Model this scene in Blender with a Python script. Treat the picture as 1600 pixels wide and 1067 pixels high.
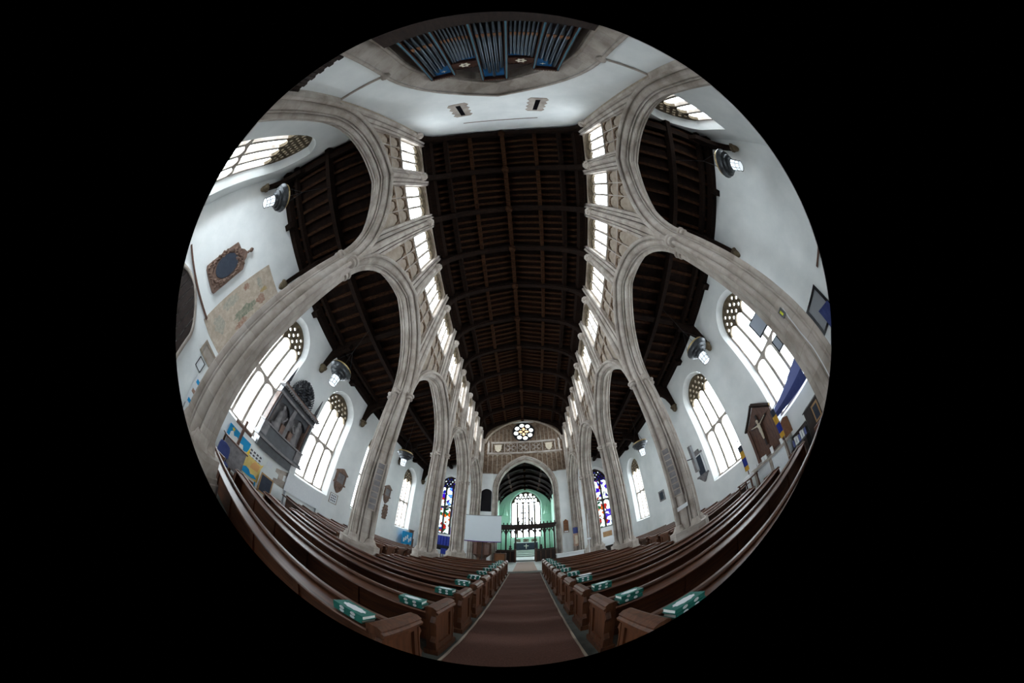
import bpy, math, random
from mathutils import Vector, Matrix
from mathutils.geometry import tessellate_polygon
random.seed(11)
sc = bpy.context.scene
for o in list(bpy.data.objects): bpy.data.objects.remove(o)

# ---------------------------------------------------------------- camera (8 mm circular fisheye, tipped up)
cd = bpy.data.cameras.new('camera'); cam = bpy.data.objects.new('camera', cd); sc.collection.objects.link(cam); sc.camera = cam
cd.type = 'PANO'; cd.sensor_fit = 'HORIZONTAL'; cd.sensor_width = 36; cd.sensor_height = 24
cd.panorama_type = 'FISHEYE_EQUISOLID'; cd.fisheye_lens = 8.0; cd.fisheye_fov = math.radians(184.4)
cd.shift_x = 0.00819; cd.shift_y = -0.00387; cd.clip_start = .02; cd.clip_end = 500
yaw, pit, rol = math.radians(-6.244), math.radians(53.832), math.radians(1.637)
Fv = Vector((math.sin(yaw)*math.cos(pit), math.cos(yaw)*math.cos(pit), math.sin(pit)))
Rv = Vector((math.cos(yaw), -math.sin(yaw), 0)); Uv = Rv.cross(Fv)
R2 = math.cos(rol)*Rv + math.sin(rol)*Uv; U2 = -math.sin(rol)*Rv + math.cos(rol)*Uv
M = Matrix((( R2.x, U2.x, -Fv.x, -0.016), (R2.y, U2.y, -Fv.y, 0), (R2.z, U2.z, -Fv.z, 1.75), (0, 0, 0, 1)))
cam.matrix_world = M

# ---------------------------------------------------------------- sky, window portals, exposure
w = bpy.data.worlds.new('overcast_sky'); sc.world = w; w.use_nodes = True
bg = w.node_tree.nodes['Background']; bg.inputs[0].default_value = (.87, .955, 1.0, 1); bg.inputs[1].default_value = 9.0
sc.view_settings.view_transform = 'Standard'; sc.view_settings.look = 'None'
sc.view_settings.exposure = 0.66; sc.view_settings.gamma = 1.0; sc.view_settings.use_curve_mapping = False
sc.cycles.max_bounces = 8; sc.cycles.diffuse_bounces = 5; sc.cycles.transparent_max_bounces = 12
sc.cycles.sample_clamp_indirect = 6.0
sc.cycles.use_denoising = True
def portal(loc, nrm, sx, sy):
    ld = bpy.data.lights.new('window_portal', 'AREA'); ld.shape = 'RECTANGLE'; ld.size = sx; ld.size_y = sy
    ld.cycles.is_portal = True
    o = bpy.data.objects.new('window_portal', ld); sc.collection.objects.link(o)
    z = -Vector(nrm); y = Vector((0, 0, 1)); x = y.cross(z)
    o.matrix_world = Matrix(((x.x, y.x, z.x, loc[0]), (x.y, y.y, z.y, loc[1]), (x.z, y.z, z.z, loc[2]), (0, 0, 0, 1)))
for yc in (2.74, 7.16, 11.2, 16.3):
    portal((-9.4, yc, 4.65), (1, 0, 0), 2.1, 5.5); portal((8.95, yc+.1, 4.65), (-1, 0, 0), 2.1, 5.5)
portal((-4.5, 7.6, 11.8), (1, 0, 0), 23, 3); portal((4.5, 7.6, 11.8), (-1, 0, 0), 23, 3)
portal((-6.6, -4.85, 5.4), (0, 1, 0), 3.2, 6.2); portal((6.0, -4.85, 7.7), (0, 1, 0), 2.8, 2.2)
portal((-6.4, 19.9, 5.2), (0, -1, 0), 2.3, 6); portal((6.3, 19.9, 5.2), (0, -1, 0), 2.3, 6)
portal((.09, 31.8, 6.4), (0, -1, 0), 4, 7.2)
portal((-3.9, 25, 4.6), (1, 0, 0), 6.5, 4); portal((3.9, 25, 4.6), (-1, 0, 0), 6.5, 4)

# ---------------------------------------------------------------- materials
MT = {}
def mat(name, c1, c2=None, scale=6., rough=.8, bump=.0, spec=.3, metal=0., wave=None, detail=6., c3=None, stretch=None):
    m = bpy.data.materials.new(name); m.use_nodes = True; nt = m.node_tree; b = nt.nodes['Principled BSDF']
    b.inputs['Roughness'].default_value = rough; b.inputs['Metallic'].default_value = metal
    b.inputs['Specular IOR Level'].default_value = spec
    b.inputs['Base Color'].default_value = (*c1, 1)
    if c2:
        tc = nt.nodes.new('ShaderNodeTexCoord'); mp = nt.nodes.new('ShaderNodeMapping'); nt.links.new(tc.outputs['Object'], mp.inputs[0])
        if stretch: mp.inputs['Scale'].default_value = stretch
        if wave:
            n = nt.nodes.new('ShaderNodeTexWave'); n.inputs['Scale'].default_value = scale; n.inputs['Distortion'].default_value = wave; n.inputs['Detail'].default_value = 4
            n.inputs['Detail Scale'].default_value = 2.
        else:
            n = nt.nodes.new('ShaderNodeTexNoise'); n.inputs['Scale'].default_value = scale; n.inputs['Detail'].default_value = detail; n.inputs['Roughness'].default_value = .62
        nt.links.new(mp.outputs[0], n.inputs['Vector'])
        r = nt.nodes.new('ShaderNodeValToRGB'); e = r.color_ramp.elements
        e[0].position = .34; e[0].color = (*c1, 1); e[1].position = .68; e[1].color = (*c2, 1)
        if c3: k = e.new(.5); k.color = (*c3, 1)
        f = n.outputs['Fac'] if 'Fac' in n.outputs else n.outputs[0]
        nt.links.new(f, r.inputs[0]); nt.links.new(r.outputs[0], b.inputs['Base Color'])
        if bump:
            bp = nt.nodes.new('ShaderNodeBump'); bp.inputs['Strength'].default_value = bump; bp.inputs['Distance'].default_value = .02
            nt.links.new(f, bp.inputs['Height']); nt.links.new(bp.outputs[0], b.inputs['Normal'])
    MT[name] = m; return m
mat('stone', (.30, .255, .22), (.50, .455, .415), 1.7, .85, .0, c3=(.41, .36, .32), detail=4.)
def courses(m):                                                      # ashlar blocks: each a slightly different tone, fine joints
    nt = m.node_tree; b = nt.nodes['Principled BSDF']; l = b.inputs['Base Color'].links[0]; src = l.from_socket
    tc = nt.nodes.new('ShaderNodeTexCoord'); sx = nt.nodes.new('ShaderNodeSeparateXYZ'); nt.links.new(tc.outputs['Object'], sx.inputs[0])
    ad = nt.nodes.new('ShaderNodeMath'); ad.operation = 'ADD'; nt.links.new(sx.outputs[0], ad.inputs[0]); nt.links.new(sx.outputs[1], ad.inputs[1])
    cb = nt.nodes.new('ShaderNodeCombineXYZ'); nt.links.new(ad.outputs[0], cb.inputs[0]); nt.links.new(sx.outputs[2], cb.inputs[1])
    br = nt.nodes.new('ShaderNodeTexBrick'); br.inputs['Scale'].default_value = 1.; br.inputs['Brick Width'].default_value = .62; br.inputs['Row Height'].default_value = .43
    br.inputs['Mortar Size'].default_value = .004; br.inputs['Color1'].default_value = (.86, .845, .83, 1); br.inputs['Color2'].default_value = (1.08, 1.07, 1.06, 1); br.inputs['Mortar'].default_value = (.80, .76, .72, 1)
    nt.links.new(cb.outputs[0], br.inputs['Vector'])
    mx = nt.nodes.new('ShaderNodeMix'); mx.data_type = 'RGBA'; mx.blend_type = 'MULTIPLY'; mx.inputs['Factor'].default_value = 1.
    nt.links.new(src, mx.inputs['A']); nt.links.new(br.outputs['Color'], mx.inputs['B']); nt.links.new(mx.outputs['Result'], b.inputs['Base Color'])
courses(MT['stone'])
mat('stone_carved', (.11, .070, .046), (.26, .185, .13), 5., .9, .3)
mat('stone_panel', (.26, .205, .16), (.40, .335, .27), 4., .9, .2)
mat('shaded_brown_stone', (.055, .040, .026), (.17, .13, .08), 7., .9, .3)  # darkened to hold the window tracery's backlit shade; brown corbels share it
mat('plaster', (.76, .785, .785), (.86, .875, .87), 1.1, .9, .12, spec=.15)
mat('plaster_green', (.50, .74, .62), (.60, .84, .71), 1.3, .9, .1, spec=.15)
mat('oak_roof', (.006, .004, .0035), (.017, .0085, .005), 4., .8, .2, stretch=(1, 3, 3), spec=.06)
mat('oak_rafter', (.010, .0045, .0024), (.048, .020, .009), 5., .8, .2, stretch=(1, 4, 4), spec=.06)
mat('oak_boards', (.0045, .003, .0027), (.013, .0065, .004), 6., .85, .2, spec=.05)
mat('pew_wood', (.045, .0145, .006), (.135, .047, .020), 7., .42, .1, stretch=(.25, 3, 3), spec=.4)
mat('pew_end_wood', (.055, .019, .008), (.15, .054, .023), 7., .38, .1, stretch=(3, 3, .3), spec=.45)
mat('dark_wood', (.012, .007, .006), (.034, .018, .013), 8., .5, .2, stretch=(2, 2, .4), spec=.4)
mat('mid_wood', (.060, .023, .014), (.13, .055, .031), 9., .45, .2, stretch=(2, 2, .3), spec=.4)
mat('light_wood', (.30, .17, .08), (.45, .27, .13), 9., .5, .1)
mat('carpet', (.105, .050, .038), (.155, .075, .056), 60., .95, .2, detail=2)
mat('carpet_pale', (.36, .27, .22), (.46, .35, .29), 50., .95, .2, detail=2)
mat('carpet_edge', (.40, .33, .26))
mat('floor_stone', (.055, .06, .052), (.13, .13, .115), 2.5, .6, .25)
mat('floor_pale', (.36, .40, .37), (.48, .52, .49), 3., .6, .1)
mat('black_iron', (.012, .012, .014), rough=.5)
mat('lamp_metal', (.035, .038, .042), (.09, .095, .10), 9, .35, metal=.6)
mat('lamp_gold', (.42, .30, .13), rough=.4, metal=.5)
mat('pipe_metal', (.055, .068, .085), (.095, .115, .14), 3., .3, metal=.8)
mat('organ_wood', (.035, .013, .008), (.075, .028, .016), 6., .45, .1)
mat('organ_blue', (.010, .10, .27), (.014, .13, .33), 4., .6)
mat('organ_pale_blue', (.06, .15, .20), rough=.4)
mat('gold_brown', (.16, .062, .026), (.22, .095, .04), 8, .45)
mat('cream', (.78, .72, .60), rough=.7)
mat('white', (.80, .81, .82), rough=.6)
mat('paper', (.74, .77, .80), (.80, .82, .84), 12, .7)
mat('grey', (.30, .31, .33), rough=.7)
mat('green_book', (.012, .13, .105), (.02, .17, .135), 14, .4)
mat('book_page', (.72, .73, .70), (.82, .83, .80), 90, .8)
mat('black_marble', (.012, .013, .017), (.04, .042, .052), 5, .3, spec=.5)
mat('grey_marble', (.13, .12, .125), (.25, .235, .235), 5, .4, c3=(.19, .175, .18))
mat('brown_marble', (.12, .07, .055), (.24, .15, .11), 6, .5, .2)
mat('slate_blue', (.02, .027, .045), (.035, .045, .065), 6, .5)
mat('wall_painting', (.42, .35, .27), (.60, .53, .43), 4.5, .9, c3=(.50, .41, .33))
mat('paint_green', (.17, .20, .145), (.40, .36, .28), 9, .9)
mat('paint_ochre', (.40, .28, .10), (.50, .40, .26), 12, .9)
mat('paint_red', (.30, .15, .11), (.48, .36, .28), 9, .9)
mat('paint_grey', (.33, .32, .28), (.52, .46, .37), 9, .9)
mat('navy_cloth', (.035, .05, .17), (.06, .08, .23), 3, .8)
mat('pale_blue_cloth', (.16, .19, .42), rough=.8)
mat('royal_blue', (.012, .025, .22), (.02, .04, .30), 8, .7)
mat('poster_blue', (.01, .30, .62), rough=.6)
mat('poster_yellow', (.75, .55, .12), (.80, .62, .28), 6, .6)
mat('poster_orange', (.78, .42, .16), rough=.6)
mat('star_yellow', (.85, .62, .05), rough=.6)
mat('poster_print', (.10, .10, .12), rough=.7)
mat('tv_black', (.006, .006, .008), rough=.25)
mat('tv_glass', (.42, .47, .55), rough=.25, spec=.5)
mat('cable_white', (.65, .65, .66), rough=.5)
mat('hi_vis', (.6, .62, .03), rough=.5)
mat('ivory', (.55, .47, .36), (.66, .58, .46), 6, .6)
mat('flag_gold', (.55, .30, .03), (.65, .38, .05), 6, .7)
mat('steel_rail', (.35, .35, .36), rough=.3, metal=.8)
mat('purple', (.10, .03, .22), rough=.8)
mat('screen_white', (.76, .82, .87), (.78, .84, .89), 2, .7)
def glass(name, col):
    m = bpy.data.materials.new(name); m.use_nodes = True; nt = m.node_tree; nt.nodes.clear()
    o = nt.nodes.new('ShaderNodeOutputMaterial'); t = nt.nodes.new('ShaderNodeBsdfTransparent'); g = nt.nodes.new('ShaderNodeBsdfGlossy')
    g.inputs['Roughness'].default_value = .15; mx = nt.nodes.new('ShaderNodeMixShader'); mx.inputs[0].default_value = .05
    nt.links.new(t.outputs[0], mx.inputs[1]); nt.links.new(g.outputs[0], mx.inputs[2]); nt.links.new(mx.outputs[0], o.inputs[0])
    t.inputs[0].default_value = (*col, 1); MT[name] = m; return nt, t
glass('clear_glass', (.97, .98, .99))
def stained(name, cols, scale, lead=.06, dim=1.):
    nt, t = glass(name, (1, 1, 1))
    tc = nt.nodes.new('ShaderNodeTexCoord'); v = nt.nodes.new('ShaderNodeTexVoronoi'); v.inputs['Scale'].default_value = scale
    nt.links.new(tc.outputs['Object'], v.inputs['Vector'])
    sp = nt.nodes.new('ShaderNodeSeparateColor'); nt.links.new(v.outputs['Color'], sp.inputs[0])
    r = nt.nodes.new('ShaderNodeValToRGB'); r.color_ramp.interpolation = 'CONSTANT'; e = r.color_ramp.elements
    n = len(cols)
    e[0].position = 0; e[0].color = (*cols[0], 1); e[1].position = 1/n; e[1].color = (*cols[1], 1)
    for i in range(2, n): k = e.new(i/n); k.color = (*cols[i], 1)
    nt.links.new(sp.outputs[0], r.inputs[0])
    v2 = nt.nodes.new('ShaderNodeTexVoronoi'); v2.feature = 'DISTANCE_TO_EDGE'; v2.inputs['Scale'].default_value = scale; nt.links.new(tc.outputs['Object'], v2.inputs['Vector'])
    ma = nt.nodes.new('ShaderNodeMath'); ma.operation = 'GREATER_THAN'; ma.inputs[1].default_value = lead; nt.links.new(v2.outputs['Distance'], ma.inputs[0])
    mu = nt.nodes.new('ShaderNodeMix'); mu.data_type = 'RGBA'; mu.inputs['A'].default_value = (.004, .004, .006, 1)
    nt.links.new(ma.outputs[0], mu.inputs['Factor']); nt.links.new(r.outputs[0], mu.inputs['B']); nt.links.new(mu.outputs['Result'], t.inputs[0])
B1 = (.012, .02, .22); B2 = (.02, .012, .13); WH = (.40, .43, .42); PU = (.07, .02, .24); RD = (.24, .035, .02); OR = (.34, .12, .006); GR = (.02, .11, .06); LB = (.12, .20, .36)
stained('stained_blue', [B1, B2, PU, B1, WH, B2, B1, LB], 5., .03)
stained('stained_pale', [WH, WH, LB, WH, WH, WH, PU, WH], 3.2, .03)
stained('stained_saint', [WH, PU, WH, WH, B1, WH, RD, WH], 3.6, .03)
stained('stained_gold', [OR, WH, WH, OR, WH, RD, WH, OR], 3.6, .03)
stained('stained_mixed', [WH, B1, WH, RD, WH, GR, WH, OR], 3.6, .03)
stained('stained_violet', [PU, WH, WH, WH, OR, WH, B1, WH], 3.6, .03)
def emis(name, col, s):
    m = bpy.data.materials.new(name); m.use_nodes = True; b = m.node_tree.nodes['Principled BSDF']
    b.inputs['Base Color'].default_value = (.8, .85, .9, 1); b.inputs['Emission Color'].default_value = (*col, 1); b.inputs['Emission Strength'].default_value = s; b.inputs['Roughness'].default_value = .3
    MT[name] = m
emis('lantern_glass', (.85, .93, 1.), .55)

# ---------------------------------------------------------------- mesh helpers
class MB:
    def __init__(s): s.v = []; s.f = []
    def add(s, vs, fs):
        n = len(s.v); s.v += [tuple(p) for p in vs]; s.f += [tuple(i+n for i in f) for f in fs]; return s
    def box(s, x0, x1, y0, y1, z0, z1):
        vs = [(x, y, z) for z in (z0, z1) for y in (y0, y1) for x in (x0, x1)]
        return s.add(vs, [(0, 2, 3, 1), (4, 5, 7, 6), (0, 1, 5, 4), (2, 6, 7, 3), (0, 4, 6, 2), (1, 3, 7, 5)])
    def strip(s, us, lo, hi, t0, t1, ax):            # solid slab between two curves; ax = axis the curve runs along
        P = (lambda t, u, z: (t, u, z)) if ax == 'Y' else (lambda t, u, z: (u, t, z))
        vs = []
        for i, u in enumerate(us):
            a = lo(u) if callable(lo) else lo; b = hi(u) if callable(hi) else hi
            vs += [P(t0, u, a), P(t0, u, b), P(t1, u, b), P(t1, u, a)]
        fs = []
        for i in range(len(us)-1):
            a = 4*i; b = a+4
            for k in range(4): fs.append((a+k, a+(k+1) % 4, b+(k+1) % 4, b+k))
        fs += [(0, 1, 2, 3), tuple(4*(len(us)-1)+k for k in (3, 2, 1, 0))]
        return s.add(vs, fs)
    def prism(s, poly, z0, z1):
        n = len(poly); vs = [(x, y, z0) for x, y in poly]+[(x, y, z1) for x, y in poly]
        return s.add(vs, [tuple(range(n))[::-1], tuple(range(n, 2*n))]+[(i, (i+1) % n, n+(i+1) % n, n+i) for i in range(n)])
    def plate(s, outer, holes, t0, t1, ax):          # flat piece with openings, real thickness
        P = (lambda t, u, z: (t, u, z)) if ax == 'Y' else ((lambda t, u, z: (u, t, z)) if ax == 'X' else (lambda t, u, z: (u, z, t)))
        loops = [outer]+list(holes); flat = [p for l in loops for p in l]; n = len(flat)
        tri = tessellate_polygon([[Vector((a, b, 0)) for a, b in l] for l in loops])
        vs = [P(t0, *p) for p in flat]+[P(t1, *p) for p in flat]
        fs = [tuple(t) for t in tri]+[tuple(i+n for i in t[::-1]) for t in tri]
        k = 0
        for l in loops:
            m = len(l)
            for i in range(m): fs.append((k+i, k+(i+1) % m, n+k+(i+1) % m, n+k+i))
            k += m
        return s.add(vs, fs)
    def tube(s, pts, r, n=8, caps=True):
        pts = [Vector(p) for p in pts]; m = len(pts); vs = []
        rr = r if isinstance(r, (list, tuple)) else [r]*m
        ref = None
        for i, p in enumerate(pts):
            d = (pts[min(i+1, m-1)]-pts[max(i-1, 0)]).normalized()
            if ref is None: ref = Vector((0, 0, 1)) if abs(d.z) < .9 else Vector((1, 0, 0))
            a = (ref-d*ref.dot(d)).normalized(); ref = a; b = d.cross(a)
            for k in range(n):
                t = 2*math.pi*k/n; vs.append(p+rr[i]*(math.cos(t)*a+math.sin(t)*b))
        fs = [(i*n+k, i*n+(k+1) % n, (i+1)*n+(k+1) % n, (i+1)*n+k) for i in range(m-1) for k in range(n)]
        if caps: fs += [tuple(range(n))[::-1], tuple(range((m-1)*n, m*n))]
        return s.add(vs, fs)
    def lathe(s, prof, c=(0, 0, 0), n=16, sx=1., sy=1., a0=0.):
        vs = []; m = len(prof)
        for r, z in prof:
            for k in range(n):
                t = a0+2*math.pi*k/n; vs.append((c[0]+r*math.cos(t)*sx, c[1]+r*math.sin(t)*sy, c[2]+z))
        fs = [(i*n+k, i*n+(k+1) % n, (i+1)*n+(k+1) % n, (i+1)*n+k) for i in range(m-1) for k in range(n)]
        fs += [tuple(range(n))[::-1], tuple(range((m-1)*n, m*n))]
        return s.add(vs, fs)
    def blob(s, c, r, n=10, jit=0.):
        prof = []
        vs = []; m = 7
        for i in range(m):
            t = math.pi*(i+.0)/(m-1)
            for k in range(n):
                p = 2*math.pi*k/n; q = 1+jit*(random.random()-.5)
                vs.append((c[0]+r[0]*q*max(.03, math.sin(t))*math.cos(p), c[1]+r[1]*q*max(.03, math.sin(t))*math.sin(p), c[2]-r[2]*math.cos(t)))
        fs = [(i*n+k, i*n+(k+1) % n, (i+1)*n+(k+1) % n, (i+1)*n+k) for i in range(m-1) for k in range(n)]
        return s.add(vs, fs+[tuple(range(n))[::-1], tuple(range((m-1)*n, m*n))])
    def loft(s, A, Bp):
        n = len(A); return s.add(list(A)+list(Bp), [(i, i+1, n+i+1, n+i) for i in range(n-1)])
    def xf(s, m): s.v = [tuple(m @ Vector(p)) for p in s.v]; return s
    def build(s, name, mt, parent=None, smooth=None, local=False):
        off = Vector((0, 0, 0))
        if parent and not local:
            q = parent
            while q: off += q.location; q = q.parent
        me = bpy.data.meshes.new(name); me.from_pydata([(p[0]-off.x, p[1]-off.y, p[2]-off.z) for p in s.v], [], s.f); me.update()
        me.materials.append(MT[mt] if isinstance(mt, str) else mt)
        if smooth:
            me.polygons.foreach_set('use_smooth', [True]*len(me.polygons)); me.set_sharp_from_angle(angle=math.radians(smooth))
        o = bpy.data.objects.new(name, me); sc.collection.objects.link(o)
        if parent: o.parent = parent
        return o
def empty(name, loc=(0, 0, 0)):
    o = bpy.data.objects.new(name, None); sc.collection.objects.link(o); o.location = loc; return o
def tag(o, label, cat, group=None):
    o['label'] = label; o['category'] = cat
    if group: o['group'] = group
    return o
def struct(o, label=None):
    o['kind'] = 'structure'
    if label: o['label'] = label
    return o
def clone(o, loc=None, label=None, par=None):
    c = o.copy(); sc.collection.objects.link(c); c.parent = par
    if loc is not None: c.location = loc
    if label: c['label'] = label
    for ch in list(o.children): clone(ch, None, None, c)
    return c
ORD = ['first', 'second', 'third', 'fourth', 'fifth', 'sixth', 'seventh', 'eighth', 'ninth', 'tenth', 'eleventh', 'twelfth', 'thirteenth']
def lin(a, b, n): return [a+(b-a)*i/(n-1) for i in range(n)]
def archf(c, a, zs, h):
    if h >= a:
        Rr = (a*a+h*h)/(2*a)
        return lambda u: zs+math.sqrt(max(0, Rr*Rr-(min(abs(u-c), a)+Rr-a)**2))
    return lambda u: zs+h*(max(0, 1-(min(abs(u-c), a)/a)**1.75))**.62
def arch_us(c, a, n=17):                                             # denser near the springing
    return [c-a*math.cos(math.pi*i/(n-1)) for i in range(n)]
def circ(u, z, r, n=8, a0=0): return [(u+r*math.cos(a0+2*math.pi*k/n), z+r*math.sin(a0+2*math.pi*k/n)) for k in range(n)]

# ================================================================ STRUCTURE
HB = [-3.95+2.3*k for k in range(11)]; PY = [.68+4.6*k for k in range(4)]
XN, XS = -8.75, 8.3
GN, GS = -9.18, 8.72
ZR = 6.12
fl = MB().box(-9.4, 9, -4.9, 20, -.2, 0).build('floor', 'floor_stone'); struct(fl, 'dark stone church floor')
ds = MB().box(-3.4, 3.3, 12.75, 19.5, 0, .12); ds.box(-.9, .8, 12.1, 12.76, 0, .12)
struct(ds.build('floor_dais', 'floor_pale'), 'pale stone step before the chancel')
cf = MB().box(-3.4, 3.4, 19.5, 31.3, 0, .25)
for i, y in enumerate((24.5, 25.6, 26.7, 27.8)): cf.box(-3.2, 3.2, y, 31.2, .25+.18*i, .25+.18*(i+1))
struct(cf.build('floor_chancel', 'floor_pale'), 'chancel floor with steps rising to the altar')

# ---- windows
WN = [0]
def light_heads(c, hw, n, zs, rise, k=9):                            # scalloped lower edge of tracery
    pts = []; lw = 2*hw/n
    for i in range(n):
        l = c-hw+lw*i; b = .035
        for j in range(k):
            t = j/(k-1); u = l+b+(lw-2*b)*t
            pts.append((u, zs+rise*math.sin(math.pi*t)**.6))
    return pts
def gothic(ax, t, c, hw, zsill, zspr, zap, lights, transom=None, sgn=1, frame='stone', trac='shaded_brown_stone', holes='quat', label='', panes=None, bars=0, mw=.06, depth=.16, heads2=True):
    WN[0] += 1; name = 'window_%d' % WN[0]
    e = struct(empty(name, (t, c, zsill) if ax == 'Y' else (c, t, zsill)), label)
    T0, T1 = t-depth/2, t+depth/2
    def B(m, u0, u1, a, b, z0, z1): return m.box(a, b, u0, u1, z0, z1) if ax == 'Y' else m.box(u0, u1, a, b, z0, z1)
    af = archf(c, hw, zspr, zap-zspr); lw = 2*hw/lights
    zt = zspr-.12                                                    # tracery begins
    ins = archf(c, hw+.02, zspr, zap-zspr+.02)
    low = light_heads(c, hw, lights, zt, lw*.42)
    us = arch_us(c, hw, 21)
    outer = [(c-hw, zt)]+low+[(c+hw, zt)]+[(u, max(ins(u), zt+.03)) for u in us[::-1]]
    hs = []
    if holes == 'quat':
        pz = zt+lw*.42+.10; row = 0
        while pz < zap:
            n_ = lights*2 if row % 2 == 0 else lights*2-1
            for i in range(n_):
                u = c+(i-(n_-1)/2)*lw*.5
                q = circ(u, pz, lw*.135, 7, .3)
                if all(af(a) > b+.035 for a, b in q): hs.append(q)
            pz += lw*.36; row += 1
    elif holes == 'panel':                                           # small clerestory cuspings
        for i in range(lights):
            for du in (-.24, .24):
                u = c-hw+lw*(i+.5)+du*lw; z0 = zt+lw*.42+.07
                q = circ(u, z0, .055, 6)
                if all(af(a) > b+.03 for a, b in q): hs.append(q)
    elif holes == 'big':
        for i in range(lights*2):
            u = c-hw+lw/2*(i+.5); z0 = zt+lw*.42+.07; z1 = z0+.55
            q = [(u-lw*.165, z0), (u+lw*.165, z0), (u+lw*.165, z1-.17), (u, z1), (u-lw*.165, z1-.17)]
            if all(af(a) > b+.04 for a, b in q): hs.append(q)
        for i in range(lights*2-1):
            u = c-hw+lw/2*(i+1); z0 = zt+lw*.42+.84
            q = circ(u, z0, .13, 8)
            if all(af(a) > b+.03 for a, b in q): hs.append(q)
        for i in range(3):
            q = circ(c+(i-1)*.62, zt+lw*.42+1.2, .19, 8)
            if all(af(a) > b+.03 for a, b in q): hs.append(q)
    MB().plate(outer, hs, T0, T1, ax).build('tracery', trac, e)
    for i in range(1, lights):
        u = c-hw+lw*i; B(MB(), u-mw, u+mw, T0, T1, zsill, zt+.02).build('mullion', frame, e)
    for u in (c-hw, c+hw): B(MB(), u-mw*.7, u+mw*.7, T0, T1, zsill, zspr).build('jamb', frame, e)
    B(MB(), c-hw-.05, c+hw+.05, T0-.05, T1+.05, zsill-.09, zsill+.04).build('sill', frame, e)
    zs = [zsill, zt+lw*.3]
    if transom:
        B(MB(), c-hw, c+hw, T0-.01, T1+.01, transom-.05, transom+.05).build('transom', frame, e)
        zs = [zsill, transom, zt+lw*.3]
        if heads2:
            lowt = light_heads(c, hw, lights, transom-.05-lw*.36, lw*.33)
            MB().plate([(c-hw, transom-.05-lw*.36)]+lowt+[(c+hw, transom-.05-lw*.36), (c+hw, transom-.03), (c-hw, transom-.03)], [], T0+.01, T1-.01, ax).build('light_heads', frame, e)
    for j in range(len(zs)-1):
        for i in range(lights):
            g = 'clear_glass' if not panes else panes[min(j, len(panes)-1)][i % len(panes[0])]
            B(MB(), c-hw+lw*i, c-hw+lw*(i+1), t-.004, t+.004, zs[j], zs[j+1]).build('pane', g, e)
    for b in range(bars):
        z = zsill+(zspr-zsill)*(b+1)/(bars+1)
        B(MB(), c-hw, c+hw, t-.03, t-.015, z-.014, z+.014).build('saddle_bar', 'black_iron', e)
    up = [(u, max(af(u), zt+lw*.3+.02)) for u in us]
    MB().plate([(c-hw, zt+lw*.3)]+[(c+hw, zt+lw*.3)]+up[::-1], [], t-.004, t+.004, ax).build('tracery_pane', 'clear_glass' if not panes else panes[-1][0] if len(panes) < 3 else panes[2][0], e)
    return e
def outline(c, hw, zs, zspr, h, d=0., n=17):
    f = archf(c, hw+d, zspr, h+d)
    us = arch_us(c, hw+d, n)
    return [(c-hw-d, zs)]+[(u, f(u)) for u in us]+[(c+hw+d, zs)]
def wall(name, ax, t0, t1, u0, u1, z0, z1, wins, mt='plaster', splay=.17, tin=None, tgl=None, label=''):
    m = MB(); cur = u0
    for (c, hw, zs, zp, za) in sorted(wins):
        H = hw+splay; f = archf(c, H, zp, za-zp+splay)
        B = (lambda a, b, z, y: m.box(t0, t1, a, b, z, y)) if ax == 'Y' else (lambda a, b, z, y: m.box(a, b, t0, t1, z, y))
        B(cur, c-H, z0, z1); B(c-H, c+H, z0, zs-.12); m.strip(arch_us(c, H, 21), f, z1, t0, t1, ax); cur = c+H
    B = (lambda a, b, z, y: m.box(t0, t1, a, b, z, y)) if ax == 'Y' else (lambda a, b, z, y: m.box(a, b, t0, t1, z, y))
    B(cur, u1, z0, z1)
    P = (lambda t, u, z: (t, u, z)) if ax == 'Y' else (lambda t, u, z: (u, t, z))
    for (c, hw, zs, zp, za) in wins:
        A = [P(tin, u, z) for u, z in outline(c, hw, zs-.12, zp, za-zp, splay)]
        A2 = [P(tgl, u, z) for u, z in outline(c, hw, zs, zp, za-zp, 0)]
        m.loft(A, A2); m.add([A[0], A[-1], A2[-1], A2[0]], [(0, 1, 2, 3)])
    return struct(m.build(name, mt), label)
AW = [(2.74, .93, 2.02, 6.2, 7.2), (7.16, .93, 2.02, 6.2, 7.2), (11.28, .93, 2.02, 6.2, 7.2), (16.3, .93, 2.02, 6.2, 7.2)]
AWS = [(2.88, .93, 1.98, 6.2, 7.2), (7.14, .93, 1.98, 6.2, 7.2), (11.1, .93, 1.98, 6.2, 7.2), (16.26, .93, 1.98, 6.2, 7.2)]
wall('wall_north', 'Y', XN, GN-.06, -4.7, 19.7, 0, 8.5, AW, tin=XN+.001, tgl=GN, label='white plastered north aisle wall')
wall('wall_south', 'Y', XS, GS+.06, -4.7, 19.7, 0, 8.7, AWS, tin=XS-.001, tgl=GS, label='white plastered south aisle wall')
sides = ['second', 'third', 'fourth', 'fifth']
for i, (c, hw, zs, zp, za) in enumerate(AW):
    gothic('Y', GN, c, hw, zs, zp, za, 3, 4.3, label='three-light traceried window in the %s bay of the north wall' % sides[i])
for i, (c, hw, zs, zp, za) in enumerate(AWS):
    gothic('Y', GS, c, hw, zs, zp, za, 3, 4.33, label='three-light traceried window in the %s bay of the south wall' % sides[i])
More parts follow.
